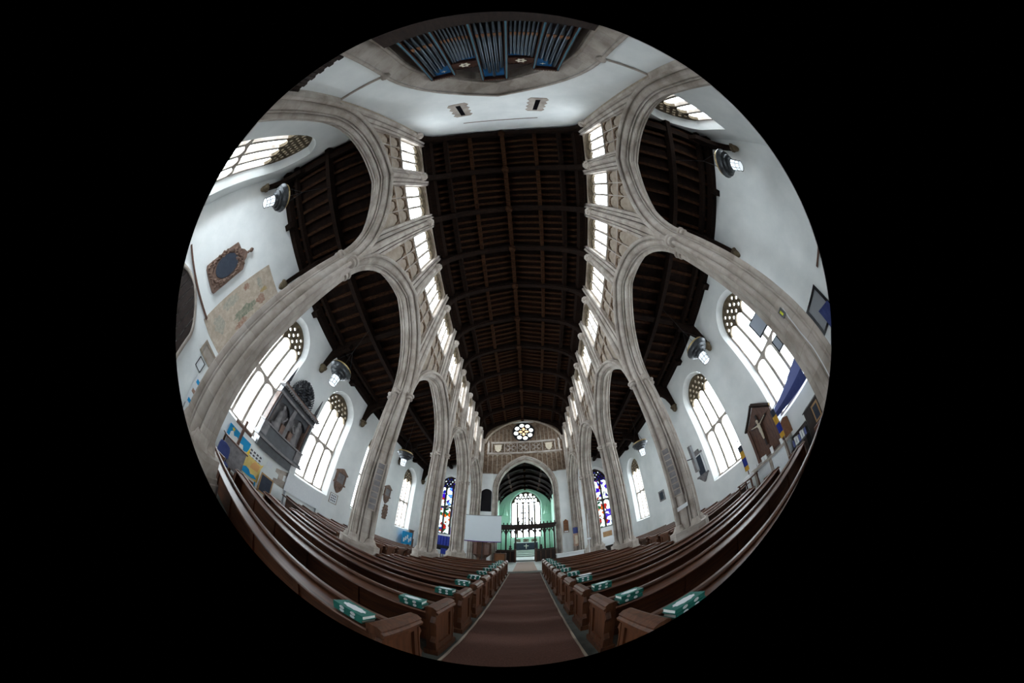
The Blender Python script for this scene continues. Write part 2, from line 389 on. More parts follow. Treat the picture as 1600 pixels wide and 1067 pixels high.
# west walls of the aisles and their four-light windows
WW = (-6.85, 1.12, 2.3, 6.5, 8.0); WWS = (6.0, 1.22, 6.75, 7.98, 8.9)
wall('wall_west_north_aisle', 'X', -4.2, -4.72, -9.3, -4.0, 0, 11, [WW], tin=-4.199, tgl=-4.65, label='west end wall of the north aisle')
wall('wall_west_south_aisle', 'X', -4.2, -4.72, 4.0, 8.9, 0, 11, [WWS], tin=-4.199, tgl=-4.65, label='west end wall of the south aisle')
gothic('X', -4.65, WW[0], WW[1], WW[2], WW[3], WW[4], 4, 4.7, mw=.06, label='four-light west window of the north aisle')
gothic('X', -4.65, WWS[0], WWS[1], WWS[2], WWS[3], WWS[4], 4, None, mw=.06, label='four-light west window of the south aisle')
# east walls of the aisles, stained glass
EWN = (-6.45, .95, 2.35, 6.9, 8.1); EWS = (6.2, .95, 2.35, 6.9, 8.2)
wall('wall_east_north_aisle', 'X', 19.2, 19.7, -9.3, -4.0, 0, 11, [EWN], tin=19.199, tgl=19.55, label='east end wall of the north aisle')
wall('wall_east_south_aisle', 'X', 19.2, 19.7, 4.0, 8.9, 0, 11, [EWS], tin=19.199, tgl=19.55, label='east end wall of the south aisle')
gothic('X', 19.55, *EWN, 3, 5.03, holes='quat', label='stained glass window at the east end of the north aisle', frame='dark_wood', trac='dark_wood',
       panes=[['stained_mixed', 'stained_mixed', 'stained_violet'], ['stained_saint', 'stained_pale', 'stained_saint'], ['stained_blue']])
gothic('X', 19.55, *EWS, 3, 5.05, holes='quat', label='stained glass window at the east end of the south aisle', frame='dark_wood', trac='dark_wood',
       panes=[['stained_violet', 'stained_mixed', 'stained_saint'], ['stained_gold', 'stained_saint', 'stained_pale'], ['stained_blue']])

# ---- nave arcades with clerestory
prof = [(3.9, .085), (3.70, .085), (3.69, .050), (3.645, .058), (3.60, .035), (3.585, 0), (3.60, -.035), (3.64, -.058), (3.675, -.055), (3.70, -.006), (3.735, -.006), (3.742, -.105), (3.765, -.15), (3.81, -.185), (3.865, -.20), (3.872, -.105), (3.897, -.105), (3.903, -.225), (3.925, -.243), (3.948, -.235), (3.954, -.14), (3.975, -.14), (3.98, -.295), (4.0, -.335), (4.03, -.348)]
full = prof+[(8.06-x, n) for x, n in prof[-2::-1]]
RA_ = (2.3**2+2.83**2)/4.6
def arcade_arch(c, s, parent, k=14):
    m = MB(); nP = len(full); rows = []
    for sd in (-1, 1):
        cols = []
        for x, n in full:
            r = RA_+n; th = math.acos((RA_-2.3)/r); col = []
            for i in range(k+1):
                a = th*i/k; u = r*math.cos(a)-(RA_-2.3); col.append((s*x, c+sd*u, ZR+r*math.sin(a)))
            cols.append(col)
        vs = [cols[j][i] for i in range(k+1) for j in range(nP)]
        m.add(vs, [(i*nP+j, i*nP+j+1, (i+1)*nP+j+1, (i+1)*nP+j) for i in range(k) for j in range(nP-1)])
    return m.build('arch_moulding', 'stone', parent, smooth=22)
BAYC = [-1.62, 2.98, 7.58, 12.18, 16.78]
hoods = [archf(c, 2.3, ZR, 2.83) for c in BAYC]
def hoodz(y):
    for c, h in zip(BAYC, hoods):
        if abs(y-c) <= 2.3: return h(y)
    return ZR
plan_half = [(x, -n) for x, n in prof[5:]]
def pier_plan(dy=0):
    q = plan_half+[(8.06-x, y) for x, y in plan_half[-2::-1]]
    return q+[(x, -y) for x, y in q[-2:0:-1]]
sidew = {-1: 'north', 1: 'south'}
for s in (-1, 1):
    aw = MB()
    for c in BAYC: aw.strip(arch_us(c, 2.3, 25), lambda u, c=c: max(hoodz(u), ZR)-.0, 10.55, s*3.98, s*4.2, 'Y')
    for y in HB: aw.box(*sorted((s*3.9, s*4.2)), y-.37, y+.37, 10.4, 13.9)
    aw.box(*sorted((s*3.7, s*4.3)), -4.3, -3.88, 6.1, 13.9); aw.box(*sorted((s*3.7, s*4.3)), 19.05, 19.3, 6.1, 13.9)
    for k in range(10):
        c = (HB[k]+HB[k+1])/2
        aw.strip(arch_us(c, .78, 13), archf(c, .78, 12.45, .5), 13.9, s*3.9, s*4.2, 'Y')
    W = struct(aw.build('wall_arcade_'+sidew[s], 'stone_panel'), 'carved stone clerestory wall above the %s arcade' % sidew[s])
    for c in BAYC: arcade_arch(c, s, W)
    # panelling below the clerestory sills
    for k in range(10):
        c = (HB[k]+HB[k+1])/2; lw = 1.56/3
        MB().box(*sorted((s*3.88, s*4.05)), c-.8, c+.8, 10.4, 10.5).build('sill_string', 'stone', W)
        for j in range(4):
            u = c-.78+lw*j; z0 = hoodz(u)
            MB().box(*sorted((s*3.9, s*3.99)), u-.022, u+.022, z0-.05, 10.42).build('panel_rib', 'stone', W)
        MB().box(*sorted((s*3.91, s*3.99)), c-.78, c+.78, 9.57, 9.63).build('panel_rail', 'stone', W)
        for j in range(3):
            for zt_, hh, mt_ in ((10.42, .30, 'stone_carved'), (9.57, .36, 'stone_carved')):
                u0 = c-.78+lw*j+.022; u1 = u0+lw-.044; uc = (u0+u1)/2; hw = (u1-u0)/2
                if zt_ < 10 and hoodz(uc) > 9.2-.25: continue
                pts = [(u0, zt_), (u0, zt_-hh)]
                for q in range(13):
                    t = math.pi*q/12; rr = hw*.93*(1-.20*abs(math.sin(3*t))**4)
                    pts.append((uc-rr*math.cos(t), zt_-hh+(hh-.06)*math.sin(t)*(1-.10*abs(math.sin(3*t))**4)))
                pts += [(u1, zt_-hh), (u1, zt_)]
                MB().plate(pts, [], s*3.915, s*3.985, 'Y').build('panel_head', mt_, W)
    # wall shafts between the windows
    ysx = [(-.375, 3.91), (-.37, 3.80), (-.27, 3.79), (-.262, 3.90), (-.245, 3.90), (-.235, 3.76), (-.135, 3.70), (-.125, 3.80), (-.11, 3.80), (-.10, 3.66), (-.06, 3.605), (0, 3.585)]
    ysx = ysx+[(-y, x) for y, x in ysx[-2::-1]]
    for k, yc in enumerate(HB):
        m = MB()
        for i in range(len(ysx)-1):
            (ya, xa), (yb, xb) = ysx[i], ysx[i+1]; mid = abs((ya+yb)/2) < .14
            zt_ = 11.8 if mid else 13.0
            y0 = min(max(yc+ya, -4.2), 19.2); y1 = min(max(yc+yb, -4.2), 19.2)
            za, zb = hoodz(y0)-.03, hoodz(y1)-.03
            m.add([(s*xa, y0, za), (s*xb, y1, zb), (s*xb, y1, zt_), (s*xa, y0, zt_), (s*3.95, y0, zt_), (s*3.95, y1, zt_)], [(0, 1, 2, 3), (3, 2, 5, 4)])
        m.build('wall_shaft', 'stone', W, smooth=40)
        cb = MB().lathe([(.05, -.22), (.10, -.16), (.13, -.06), (.165, .02), (.165, .08), (.19, .10), (.19, .18)], (s*3.60, yc, 11.86), 8, a0=math.pi/8)
        for a in range(7):
            t = 2*math.pi*a/7; cb.blob((s*3.60+.14*math.cos(t), yc+.14*math.sin(t), 11.86-.02), (.05, .05, .08), 6)
        cb.blob((s*3.52, yc, 11.80), (.08, .07, .10), 8)
        cb.build('carved_corbel', 'stone_carved' if False else 'stone', W, smooth=60)
    for k in range(10):
        c = (HB[k]+HB[k+1])/2
        gothic('Y', s*4.08, c, .78, 10.5, 12.45, 12.95, 3, None, holes='panel', bars=1, mw=.05, depth=.14,
               label='three-light clerestory window, %s from the west on the %s side' % (ORD[k], sidew[s]))
        cs = MB().box(*sorted((s*3.78, s*3.95)), c-.8, c+.8, 13.0, 13.08); cs.box(*sorted((s*3.74, s*3.95)), c-.8, c+.8, 13.08, 13.16)
        cs.build('cornice', 'oak_roof', W)
    # pillars
    plan = [(s*x, y) for x, y in pier_plan()]
    for k, yp in enumerate(PY):
        e = tag(empty('stone_pillar', (s*4.03, yp, 0)), 'tall clustered stone pillar, %s from the west in the %s arcade' % (ORD[k], sidew[s]), 'pillar', 'arcade pillars')
        MB().prism([(x, y+yp) for x, y in plan], .95, ZR).build('shaft', 'stone', e, smooth=35)
        for (x, y, r) in ((3.66, 0, .10), (4.03, .265, .09), (4.03, -.265, .09), (4.40, 0, .10)):
            MB().lathe([(r*.95, -.17), (r*1.35, -.155), (r*1.35, -.12), (r*1.05, -.10), (r*1.05, -.05), (r*1.5, -.03), (r*1.6, .02), (r*1.1, .06)], (s*x, yp+y, ZR), 10).build('capital_ring', 'stone', e, smooth=50)
            MB().lathe([(r*1.9, -.12), (r*1.9, 0), (r*1.7, .05), (r*1.35, .10), (r*1.3, .14), (r*1.05, .2)], (s*x, yp+y, .95), 8, a0=math.pi/8).build('shaft_base', 'stone', e, smooth=40)
        pl = MB()
        for g, z0, z1 in ((1.28, 0, .55), (1.2, .55, .64), (1.12, .64, .96)):
            pl.prism([(s*4.03+s*a*g, yp+b*g) for a, b in ((-.52, -.12), (-.52, .12), (-.12, .45), (.12, .45), (.52, .12), (.52, -.12), (.12, -.45), (-.12, -.45))], z0, z1)
        pl.build('plinth', 'stone', e)
    for yp, nm in ((-3.92, 'west'), (19.08, 'east')):
        d = 1 if nm == 'west' else -1
        hp = [(x, y) for x, y in pier_plan() if y*d >= -1e-6]
        rs = MB().prism([(s*x, yp+y-d*.0) for x, y in hp], 0, ZR+.0); rs.box(*sorted((s*3.63, s*4.43)), *((-4.25, yp+.005) if nm == 'west' else (yp-.005, 19.25)), 0, ZR+.02)
        struct(rs.build('trim_respond_%s_%s' % (nm, sidew[s]), 'stone', smooth=35), 'half pillar where the %s arcade meets the %s wall' % (sidew[s], nm))

# ---- nave roof
rf = MB()
for s in (-1, 1):
    rf.add([(s*4.3, -4.9, 13.55), (0, -4.9, 14.75), (0, 20, 14.75), (s*4.3, 20, 13.55), (s*4.3, -4.9, 13.75), (0, -4.9, 14.95), (0, 20, 14.95), (s*4.3, 20, 13.75)],
           [(0, 1, 2, 3), (4, 7, 6, 5), (0, 3, 7, 4), (0, 4, 5, 1), (3, 2, 6, 7)])
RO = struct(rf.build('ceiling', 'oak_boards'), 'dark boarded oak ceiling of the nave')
def rz(x): return 13.6+(4.2-abs(x))*1.15/4.2
bx = [3.98, 3.62, 3.60, 3.5, 3.3, 3.0, 2.6, 2.1, 1.5, .8, 0]; bz = [12.02, 12.02, 12.25, 12.62, 13.0, 13.3, 13.55, 13.76, 13.95, 14.1, 14.22]
def beam_lo(x):
    a = abs(x)
    for i in range(len(bx)-1):
        if bx[i+1] <= a <= bx[i]: t = (a-bx[i+1])/(bx[i]-bx[i+1]+1e-9); return bz[i+1]+(bz[i]-bz[i+1])*t
    return 12.02
us = [-b for b in bx]+bx[-2::-1]
tb = MB().strip(us, beam_lo, lambda x: rz(x)+.02, -.11, .11, 'X'); tb.strip(us, lambda x: beam_lo(x)+.10, lambda x: rz(x)+.02, -.15, .15, 'X')
t0 = tb.build('tie_beam', 'oak_roof', RO, local=True)
boss = MB().blob((0, 0, 14.18), (.2, .2, .12), 8, .3).build('roof_boss', 'oak_rafter', RO, local=True)
for k, y in enumerate(HB):
    yy = min(max(y, -4.13), 19.0)
    for src in (t0, boss):
        o = src if k == 0 else clone(src, None, None, RO)
        o.location = (0, yy, 0)
for k in range(10):
    y0, y1 = HB[k]+.11, HB[k+1]-.11
    MB().box(-.11, .11, y0, y1, 14.36, 14.74).build('ridge_beam', 'oak_rafter', RO)
    for s in (-1, 1):
        MB().box(s*1.65-.09, s*1.65+.09, y0, y1, 14.02, 14.3).build('purlin', 'oak_rafter', RO)
        MB().box(*sorted((s*3.5, s*3.75)), y0, y1, 13.1, 13.62).build('wall_plate', 'oak_roof', RO)
        MB().box(*sorted((s*2.75, s*2.95)), y0, y1, 13.6, 13.98).build('purlin', 'oak_roof', RO)
rft = MB()
rft.add([(3.9, -.06, 13.50), (3.9, .06, 13.50), (.1, .06, 14.56), (.1, -.06, 14.56), (3.9, -.06, 13.70), (3.9, .06, 13.70), (.1, .06, 14.75), (.1, -.06, 14.75)], [(0, 1, 2, 3), (4, 7, 6, 5), (0, 4, 5, 1), (1, 5, 6, 2), (2, 6, 7, 3), (3, 7, 4, 0)])
r0 = rft.build('rafter', 'oak_rafter', RO, local=True); first = True
for k in range(10):
    for j in range(5):
        y = HB[k]+.1+2.1*(j+1)/6+.05
        for s in (-1, 1):
            o = r0 if first else clone(r0, None, None, RO); first = False
            o.location = (0, y, 0); o.scale = (s, 1, 1)
# ---- aisle roofs
for s, xw, zw in ((-1, XN, 8.2), (1, XS, 8.42)):
    xw = abs(xw)
    def az(x): return zw+(xw-abs(x))*(9.75-zw)/(xw-4.2)
    m = MB().strip([s*4.0, s*(xw+.5)], lambda x: az(x)+.22, lambda x: az(x)+.42, -4.9, 20, 'X')
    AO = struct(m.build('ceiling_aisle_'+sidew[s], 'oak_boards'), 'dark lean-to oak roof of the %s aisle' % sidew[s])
    r = MB().strip([s*4.2, s*xw], lambda x: az(x)+.08, lambda x: az(x)+.24, -.06, .06, 'X').build('rafter', 'oak_rafter', AO, local=True)
    n = 44
    for i in range(n):
        o = r if i == 0 else clone(r, None, None, AO); o.location = (0, -3.95+.53*i, 0)
    xm = (4.2+xw)/2
    MB().box(*sorted((s*(xm-.11), s*(xm+.11))), -4.2, 19.2, az(xm)-.16, az(xm)+.12).build('purlin', 'oak_roof', AO)
    MB().box(*sorted((s*(xw-.75), s*(xw-.57))), -4.2, 19.2, az(xw-.66)-.1, az(xw-.66)+.12).build('purlin', 'oak_roof', AO)
    MB().box(*sorted((s*(xw-.32), s*xw)), -4.2, 19.2, zw-.1, zw+.22).build('wall_plate', 'oak_roof', AO)
    MB().box(*sorted((s*4.2, s*4.4)), -4.2, 19.2, 9.55, 9.9).build('wall_plate', 'oak_roof', AO)
    for y in (-3.75, .58, 4.75, 8.85, 13.9, 18.3):
        MB().strip(lin(s*4.25, s*(xw), 9), lambda x: az(x)-.12, lambda x: az(x)+.2, y-.12, y+.12, 'X').build('principal_beam', 'oak_roof', AO)
        q = [(xw-.02, 6.95), (xw-.24, 6.95), (xw-.27, 7.25), (xw-.40, 7.6), (xw-.75, 7.98), (xw-1.2, 8.2), (xw-1.2, az(xw-1.2)), (xw-.02, zw+.05)]
        MB().plate([(s*a, b) for a, b in q], [], y-.09, y+.09, 'X').build('curved_brace', 'oak_roof', AO)
        MB().lathe([(.06, -.2), (.12, -.12), (.15, 0), (.17, .08), (.2, .1), (.2, .17)], (s*(xw-.17), y, 6.83), 8).build('carved_corbel', 'shaded_brown_stone', AO, smooth=50)
    for i, y in enumerate((2.6, 6.8, 11.4, 16.0, -1.6)):
        MB().box(*sorted((s*(xw-.45), s*(xw-.02))), y-.13, y+.13, zw-.32, zw-.08).build('beam_block', 'oak_roof', AO)
    # outer parapet closing the gap between aisle roof and clerestory
# ---- west tower wall with the organ arch
tc_, ta, tzs, th_ = .02, 2.38, 6.2, 3.2
f = archf(tc_, ta, tzs, th_)
m = MB().box(-4.0, tc_-ta, -4.2, -5.1, 0, 15); m.box(tc_+ta, 4.0, -4.2, -5.1, 0, 15); m.strip(arch_us(tc_, ta, 31), f, 15, -5.1, -4.2, 'X')
TW = struct(m.build('wall_west', 'plaster'), 'white plastered tower wall above the organ arch')
for dd, t1_, rr in ((0., -4.16, .05), (.36, -4.60, .06)):
    a = ta-dd+.02; ff = archf(tc_, a, tzs, th_-dd*1.1); pts = [(tc_-a, t1_, 2.5)]+[(u, t1_, ff(u)) for u in arch_us(tc_, a, 31)]+[(tc_+a, t1_, 2.5)]
    MB().tube(pts, rr, 8).build('arch_roll', 'stone', TW, smooth=60)
fo = archf(tc_, ta+.04, tzs, th_+.04); fi = archf(tc_, ta-.40, tzs, th_-.45); m = MB()
o1 = [(u, fo(u)) for u in arch_us(tc_, ta+.04, 31)]; o2 = [(u, fi(u)) for u in arch_us(tc_, ta-.40, 31)]
o1 = [(o1[0][0], 2.5)]+o1+[(o1[-1][0], 2.5)]; o2 = [(o2[0][0], 2.5)]+o2+[(o2[-1][0], 2.5)]
m.loft([(u, -4.18, z) for u, z in o1], [(u, -4.66, z) for u, z in o2]); m.loft([(u, -4.66, z) for u, z in o2], [(u, -5.1, z) for u, z in o2])
m.build('arch_casement', 'stone', TW, smooth=30)
for xa, xb in ((-3.9, tc_-ta), (tc_+ta, 3.9)):
    MB().tube([(xa, -4.17, 6.17), (xb, -4.17, 6.17)], .045, 6).build('string_course', 'stone', TW)
for s in (-1, 1):
    MB().lathe([(.06, -.12), (.1, -.06), (.13, 0), (.13, .06), (.08, .1)], (tc_+s*(ta+.02), -4.17, 6.2), 8).build('impost', 'stone', TW, smooth=50)
    mm = MB().box(s*1.41-.09, s*1.41+.09, -4.199, -4.26, 9.95, 11.15).build('slit_shade', 'tv_black', TW)  # black block flush with the wall stands for the slit's inner shade
    pts = []
    for i in range(9): pts.append((s*1.41-.28-.10*(i % 2), 9.75+.19*i))
    pts2 = [(2*s*1.41-u, z) for u, z in pts[::-1]]
    MB().plate(pts+pts2, [[(s*1.41-.09, 9.95), (s*1.41+.09, 9.95), (s*1.41+.09, 11.15), (s*1.41-.09, 11.15)]], -4.185, -4.22, 'X').build('slit_surround', 'stone', TW)
sg = lambda x: 12.35+.22*(1-(x/1.7)**2)-.15
MB().strip(lin(-1.6, 1.65, 15), lambda x: sg(x), lambda x: sg(x)+.06, -4.185, -4.25, 'X').build('roof_scar', 'brown_marble', TW)
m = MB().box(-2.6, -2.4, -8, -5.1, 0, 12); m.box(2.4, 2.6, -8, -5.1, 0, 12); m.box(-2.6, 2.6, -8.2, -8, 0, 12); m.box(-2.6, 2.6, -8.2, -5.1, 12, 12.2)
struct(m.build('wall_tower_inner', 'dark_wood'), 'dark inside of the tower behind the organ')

V = tag(empty('timber_screen', (-3.1, -4.1, 0)), 'dark ribbed timber screen against the tower wall left of the organ', 'screen')
for i in range(12): MB().box(-3.8+.115*i, -3.8+.115*i+.10, -4.19, -4.10, 0, 4.42+.05*(i % 2)).build('batten', 'dark_wood', V)
MB().box(-3.85, -2.42, -4.195, -4.12, 4.2, 4.32).build('rail', 'dark_wood', V)

# ---- east nave wall with chancel arch
ca, czs, ch = 2.5, 6.9, 3.15; cf_ = archf(.05, ca, czs, ch)
m = MB().box(-4.0, .05-ca, 19.2, 19.75, 0, 15); m.box(.05+ca, 4.0, 19.2, 19.75, 0, 15); m.strip(arch_us(.05, ca, 31), cf_, 15, 19.2, 19.75, 'X')
EW = struct(m.build('wall_east', 'plaster'), 'east wall of the nave over the chancel arch')
for dd, y, rr in ((-.14, 19.17, .09), (.0, 19.22, .06), (.13, 19.36, .09)):
    a = ca-dd; ff = archf(.05, a, czs, ch-dd*1.15)
    MB().tube([(.05-a, y, .2)]+[(u, y, ff(u)) for u in arch_us(.05, a, 31)]+[(.05+a, y, .2)], rr, 8).build('arch_roll', 'stone', EW, smooth=60)
fo = archf(.05, ca+.2, czs, ch+.23); fi = archf(.05, ca-.2, czs, ch-.23)
o1 = [(u, fo(u)) for u in arch_us(.05, ca+.2, 31)]; o2 = [(u, fi(u)) for u in arch_us(.05, ca-.2, 31)]
o1 = [(o1[0][0], .2)]+o1+[(o1[-1][0], .2)]; o2 = [(o2[0][0], .2)]+o2+[(o2[-1][0], .2)]
m = MB().loft([(u, 19.18, z) for u, z in o1], [(u, 19.42, z) for u, z in o2]); m.loft([(u, 19.42, z) for u, z in o2], [(u, 19.76, z) for u, z in o2])
m.build('arch_casement', 'stone', EW, smooth=30)
fs = archf(.05, 3.7, 11.0, 3.15)
m = MB().strip(lin(-3.75, 3.8, 41), lambda u: max(8.5, archf(.05, ca+.12, czs, ch+.14)(u) if abs(u-.05) < ca+.12 else 0), 13.9, 19.11, 19.21, 'X'); m.build('panelled_stone', 'stone_carved', EW)
MB().tube([(u, 19.06, archf(.08, 3.6, 11.6, 2.6)(u)) for u in arch_us(.08, 3.6, 25)], .11, 8).build('wall_arch_rib', 'stone_panel', EW, smooth=60)
for z, x0, x1, r in ((10.55, -3.3, 3.45, .08), (11.68, -2.95, 2.95, .09)): MB().box(x0, x1, 19.0, 19.16, z-r, z+r).build('parapet_rail', 'stone', EW)
for i in range(6): MB().box(-2.88+1.15*i-.04, -2.88+1.15*i+.04, 19.02, 19.16, 10.6, 11.6).build('parapet_post', 'stone', EW)
for i in range(5):
    c = -2.305+1.15*i
    if i in (0, 4):
        MB().plate([(c-.3, 11.45), (c+.3, 11.45), (c+.3, 11.05), (c+.18, 10.8), (c, 10.68), (c-.18, 10.8), (c-.3, 11.05)], [], 19.02, 19.08, 'X').build('shield', 'ivory', EW)
        for k in range(4):
            a = k*math.pi/2+.785; MB().tube([(c+.33*math.cos(a), 19.08, 11.12+.33*math.sin(a)), (c+.55*math.cos(a), 19.08, 11.12+.5*math.sin(a))], .03, 6).build('tracery_bar', 'stone', EW)
    else:
        for k in range(4):
            a = k*math.pi/2+.785
            MB().tube([(c+.05*math.cos(a), 19.08, 11.12+.05*math.sin(a)), (c+.52*math.cos(a), 19.08, 11.12+.48*math.sin(a))], .035, 6).build('tracery_bar', 'stone', EW)
            b = k*math.pi/2
            MB().tube([(c+.29*math.cos(b)+.17*math.cos(t), 19.08, 11.12+.26*math.sin(b)+.17*math.sin(t)) for t in lin(0, 2*math.pi, 11)], .028, 6, False).build('tracery_ring', 'stone', EW)
for x in (-3.2, 3.25):
    MB().lathe([(.1, 0), (.1, .9), (.14, .95), (.02, 1.35)], (x, 19.06, 10.6), 6).build('pinnacle', 'stone', EW)
for x0, x1, n in ((-3.2, -1.1, 5), (1.2, 3.3, 5)):                   # blind panels over the arch shoulders and beside the rose
    lw = (x1-x0)/n
    for i in range(n+1): MB().box(x0+lw*i-.03, x0+lw*i+.03, 19.05, 19.12, max(8.6, cf_(x0+lw*i)+.2 if abs(x0+lw*i-.05) < ca+.2 else 8.6), 10.45).build('panel_rib', 'stone_panel', EW)
    for i in range(n):
        u0 = x0+lw*i+.03; u1 = u0+lw-.06; uc = (u0+u1)/2
        pts = [(u0, 10.47), (u0, 10.2)]+[(uc-(u1-u0)/2*math.cos(t), 10.2+.2*math.sin(t)) for t in lin(0, math.pi, 9)]+[(u1, 10.2), (u1, 10.47)]
        MB().plate(pts, [], 19.06, 19.12, 'X').build('panel_head', 'stone_panel', EW)
for x0, x1, n in ((-3.0, -1.15, 5), (1.25, 3.1, 5)):
    lw = (x1-x0)/n
    for i in range(n+1):
        zt_ = min(13.2, archf(.08, 3.6, 11.6, 2.6)(x0+lw*i)-.1)
        MB().box(x0+lw*i-.028, x0+lw*i+.028, 19.05, 19.12, 11.75, zt_).build('panel_rib', 'stone_panel', EW)
for x0, x1 in ((-3.75, -2.68), (2.75, 3.85)):
    MB().box(x0, x1, 19.14, 19.22, 3.0, 8.5).build('plaster_patch', 'plaster', EW)
    MB().box(x0, x1, 19.1, 19.22, 8.5, 8.56).build('string_course', 'stone', EW)
# rood stair doorway: flat black panel stands for the shade inside
rd = archf(-3.15, .42, 6.7, .3)
m = MB().strip(arch_us(-3.15, .42, 11), 4.85, rd, 19.10, 19.135, 'X')
struct(m.build('door_rood_stair', 'tv_black'), 'rood-stair doorway above the projection screen, its inner shade a black panel')
# rose window
RW = struct(empty('window_rose', (.05, 19.1, 12.85)), 'round stained rose window above the chancel arch')
WN[0] += 1
RW.name = 'window_%d' % WN[0]
c0 = (.05, 12.83); hs = []
def petal(a, r0, r1, wd, n=9):
    pts = []
    for i in range(n):
        t = i/(n-1); r = r0+(r1-r0)*t; ww = wd*math.sin(math.pi*(t*.86+.07))**.7
        pts.append((r, ww))
    full_ = pts+[(r, -b) for r, b in pts[::-1]]
    return [(c0[0]+r*math.cos(a)-b*math.sin(a), c0[1]+r*math.sin(a)+b*math.cos(a)) for r, b in full_]
for k in range(8): hs.append(petal(k*math.pi/4+.2, .52, .93, .23))
for k in range(4): hs.append(petal(k*math.pi/2+.0, .10, .46, .13))
for k in range(4): hs.append(circ(c0[0]+.37*math.cos(k*math.pi/2+.785), c0[1]+.37*math.sin(k*math.pi/2+.785), .06, 7))
MB().plate(circ(*c0, 1.04, 40), hs, 19.02, 19.10, 'X').build('tracery', 'black_iron', RW)
# rose panes glow themselves in place of daylight; the wall behind is solid
emis('rose_glow_white', (.85, .9, .85), 1.6); emis('rose_glow_gold', (1., .55, .22), 1.1)
for k in range(8): MB().plate(petal(k*math.pi/4+.2, .50, .95, .25), [], 19.085, 19.095, 'X').build('pane', 'rose_glow_white', RW)
for k in range(4): MB().plate(petal(k*math.pi/2, .09, .48, .15), [], 19.085, 19.095, 'X').build('pane', 'rose_glow_gold', RW)
for k in range(4): MB().plate(circ(c0[0]+.37*math.cos(k*math.pi/2+.785), c0[1]+.37*math.sin(k*math.pi/2+.785), .08, 7), [], 19.085, 19.095, 'X').build('pane', 'rose_glow_white', RW)
# ---- chancel
CW = (.09, 1.87, 2.9, 8.0, 9.85)
wall('wall_chancel_east', 'X', 31.2, 31.7, -3.6, 3.6, 0, 12, [CW], 'plaster_green', tin=31.199, tgl=31.55, label='pale green east wall of the chancel')
gothic('X', 31.55, *CW, 5, None, holes='big', trac='shaded_brown_stone', frame='shaded_brown_stone', mw=.11, label='great five-light east window of the chancel')
for s in (-1, 1):
    cw = [(23.2, .75, 2.4, 4.4, 5.3), (27.1, .85, 2.4, 4.6, 5.5)]
    wall('wall_chancel_'+sidew[s], 'Y', s*3.3, s*3.75, 19.7, 31.4, 0, 9.0, cw, 'plaster_green', tin=s*3.299, tgl=s*3.68, label='pale green %s wall of the chancel' % sidew[s])
    for i, c in enumerate(cw): gothic('Y', s*3.68, *c, 3, 3.6, label='%s side window of the chancel, %s' % (sidew[s], ('nearer', 'farther')[i]))
m = MB()
for s in (-1, 1):
    m.add([(s*3.9, 19.6, 8.6), (0, 19.6, 10.9), (0, 31.8, 10.9), (s*3.9, 31.8, 8.6), (s*3.9, 19.6, 8.8), (0, 19.6, 11.1), (0, 31.8, 11.1), (s*3.9, 31.8, 8.8)], [(0, 1, 2, 3), (4, 7, 6, 5), (0, 3, 7, 4), (0, 4, 5, 1), (3, 2, 6, 7)])
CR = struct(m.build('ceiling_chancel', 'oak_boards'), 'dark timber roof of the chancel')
for i in range(6):
    y = 20.6+2.05*i; ff = archf(0, 3.3, 7.6, 2.6)
    MB().strip(arch_us(0, 3.28, 21), ff, lambda x: min(ff(x)+.35, 8.7+(3.9-abs(x))*2.3/3.9), y-.1, y+.1, 'X').build('arched_brace', 'oak_boards', CR)
    MB().blob((0, y, 10.1), (.14, .14, .16), 8).build('roof_boss', 'oak_rafter', CR)
for s in (-1, 1):
    MB().box(*sorted((s*1.6, s*1.8)), 19.7, 31.2, 9.75, 9.95).build('purlin', 'oak_rafter', CR)
    MB().box(*sorted((s*3.0, s*3.3)), 19.7, 31.2, 8.4, 8.75).build('wall_plate', 'oak_roof', CR)
MB().box(-.1, .1, 19.7, 31.2, 10.55, 10.9).build('ridge_beam', 'oak_rafter', CR)
# north and south doors
def arched_door(n, s, xw, c, hw, zs, za, label):
    e = struct(empty('door_%d' % n, (s*xw, c, 0)), label); f = archf(c, hw, zs, za-zs)
    nb = 8; bw = 2*hw/nb
    for i in range(nb):
        u0, u1 = c-hw+bw*i, c-hw+bw*(i+1)
        MB().strip(lin(u0+.008, u1-.008, 4), .02, f, s*(xw-.05), s*(xw-.005), 'Y').build('plank', 'dark_wood', e)
    for z in (.5, 1.2, 1.9): MB().box(*sorted((s*(xw-.075), s*(xw-.045))), c-hw+.03, c+hw-.03, z-.06, z+.06).build('ledge_rail', 'dark_wood', e)
    pts = [(s*(xw-.06), c-hw-.04, 0)]+[(s*(xw-.06), u, archf(c, hw+.04, zs, za-zs+.04)(u)) for u in arch_us(c, hw+.04, 17)]+[(s*(xw-.06), c+hw+.04, 0)]
    MB().tube(pts, .07, 8).build('stone_surround', 'stone', e, smooth=60)
    MB().box(*sorted((s*(xw-.12), s*(xw-.002))), c-hw-.15, c+hw+.15, za+.12, za+.2).build('label_mould', 'mid_wood', e)
    return e
arched_door(1, -1, 8.75, -1.75, 1.15, 2.0, 2.82, 'arched dark plank door in the north wall')
arched_door(2, 1, 8.3, -1.95, 1.0, 2.1, 2.85, 'arched dark plank door in the south wall')

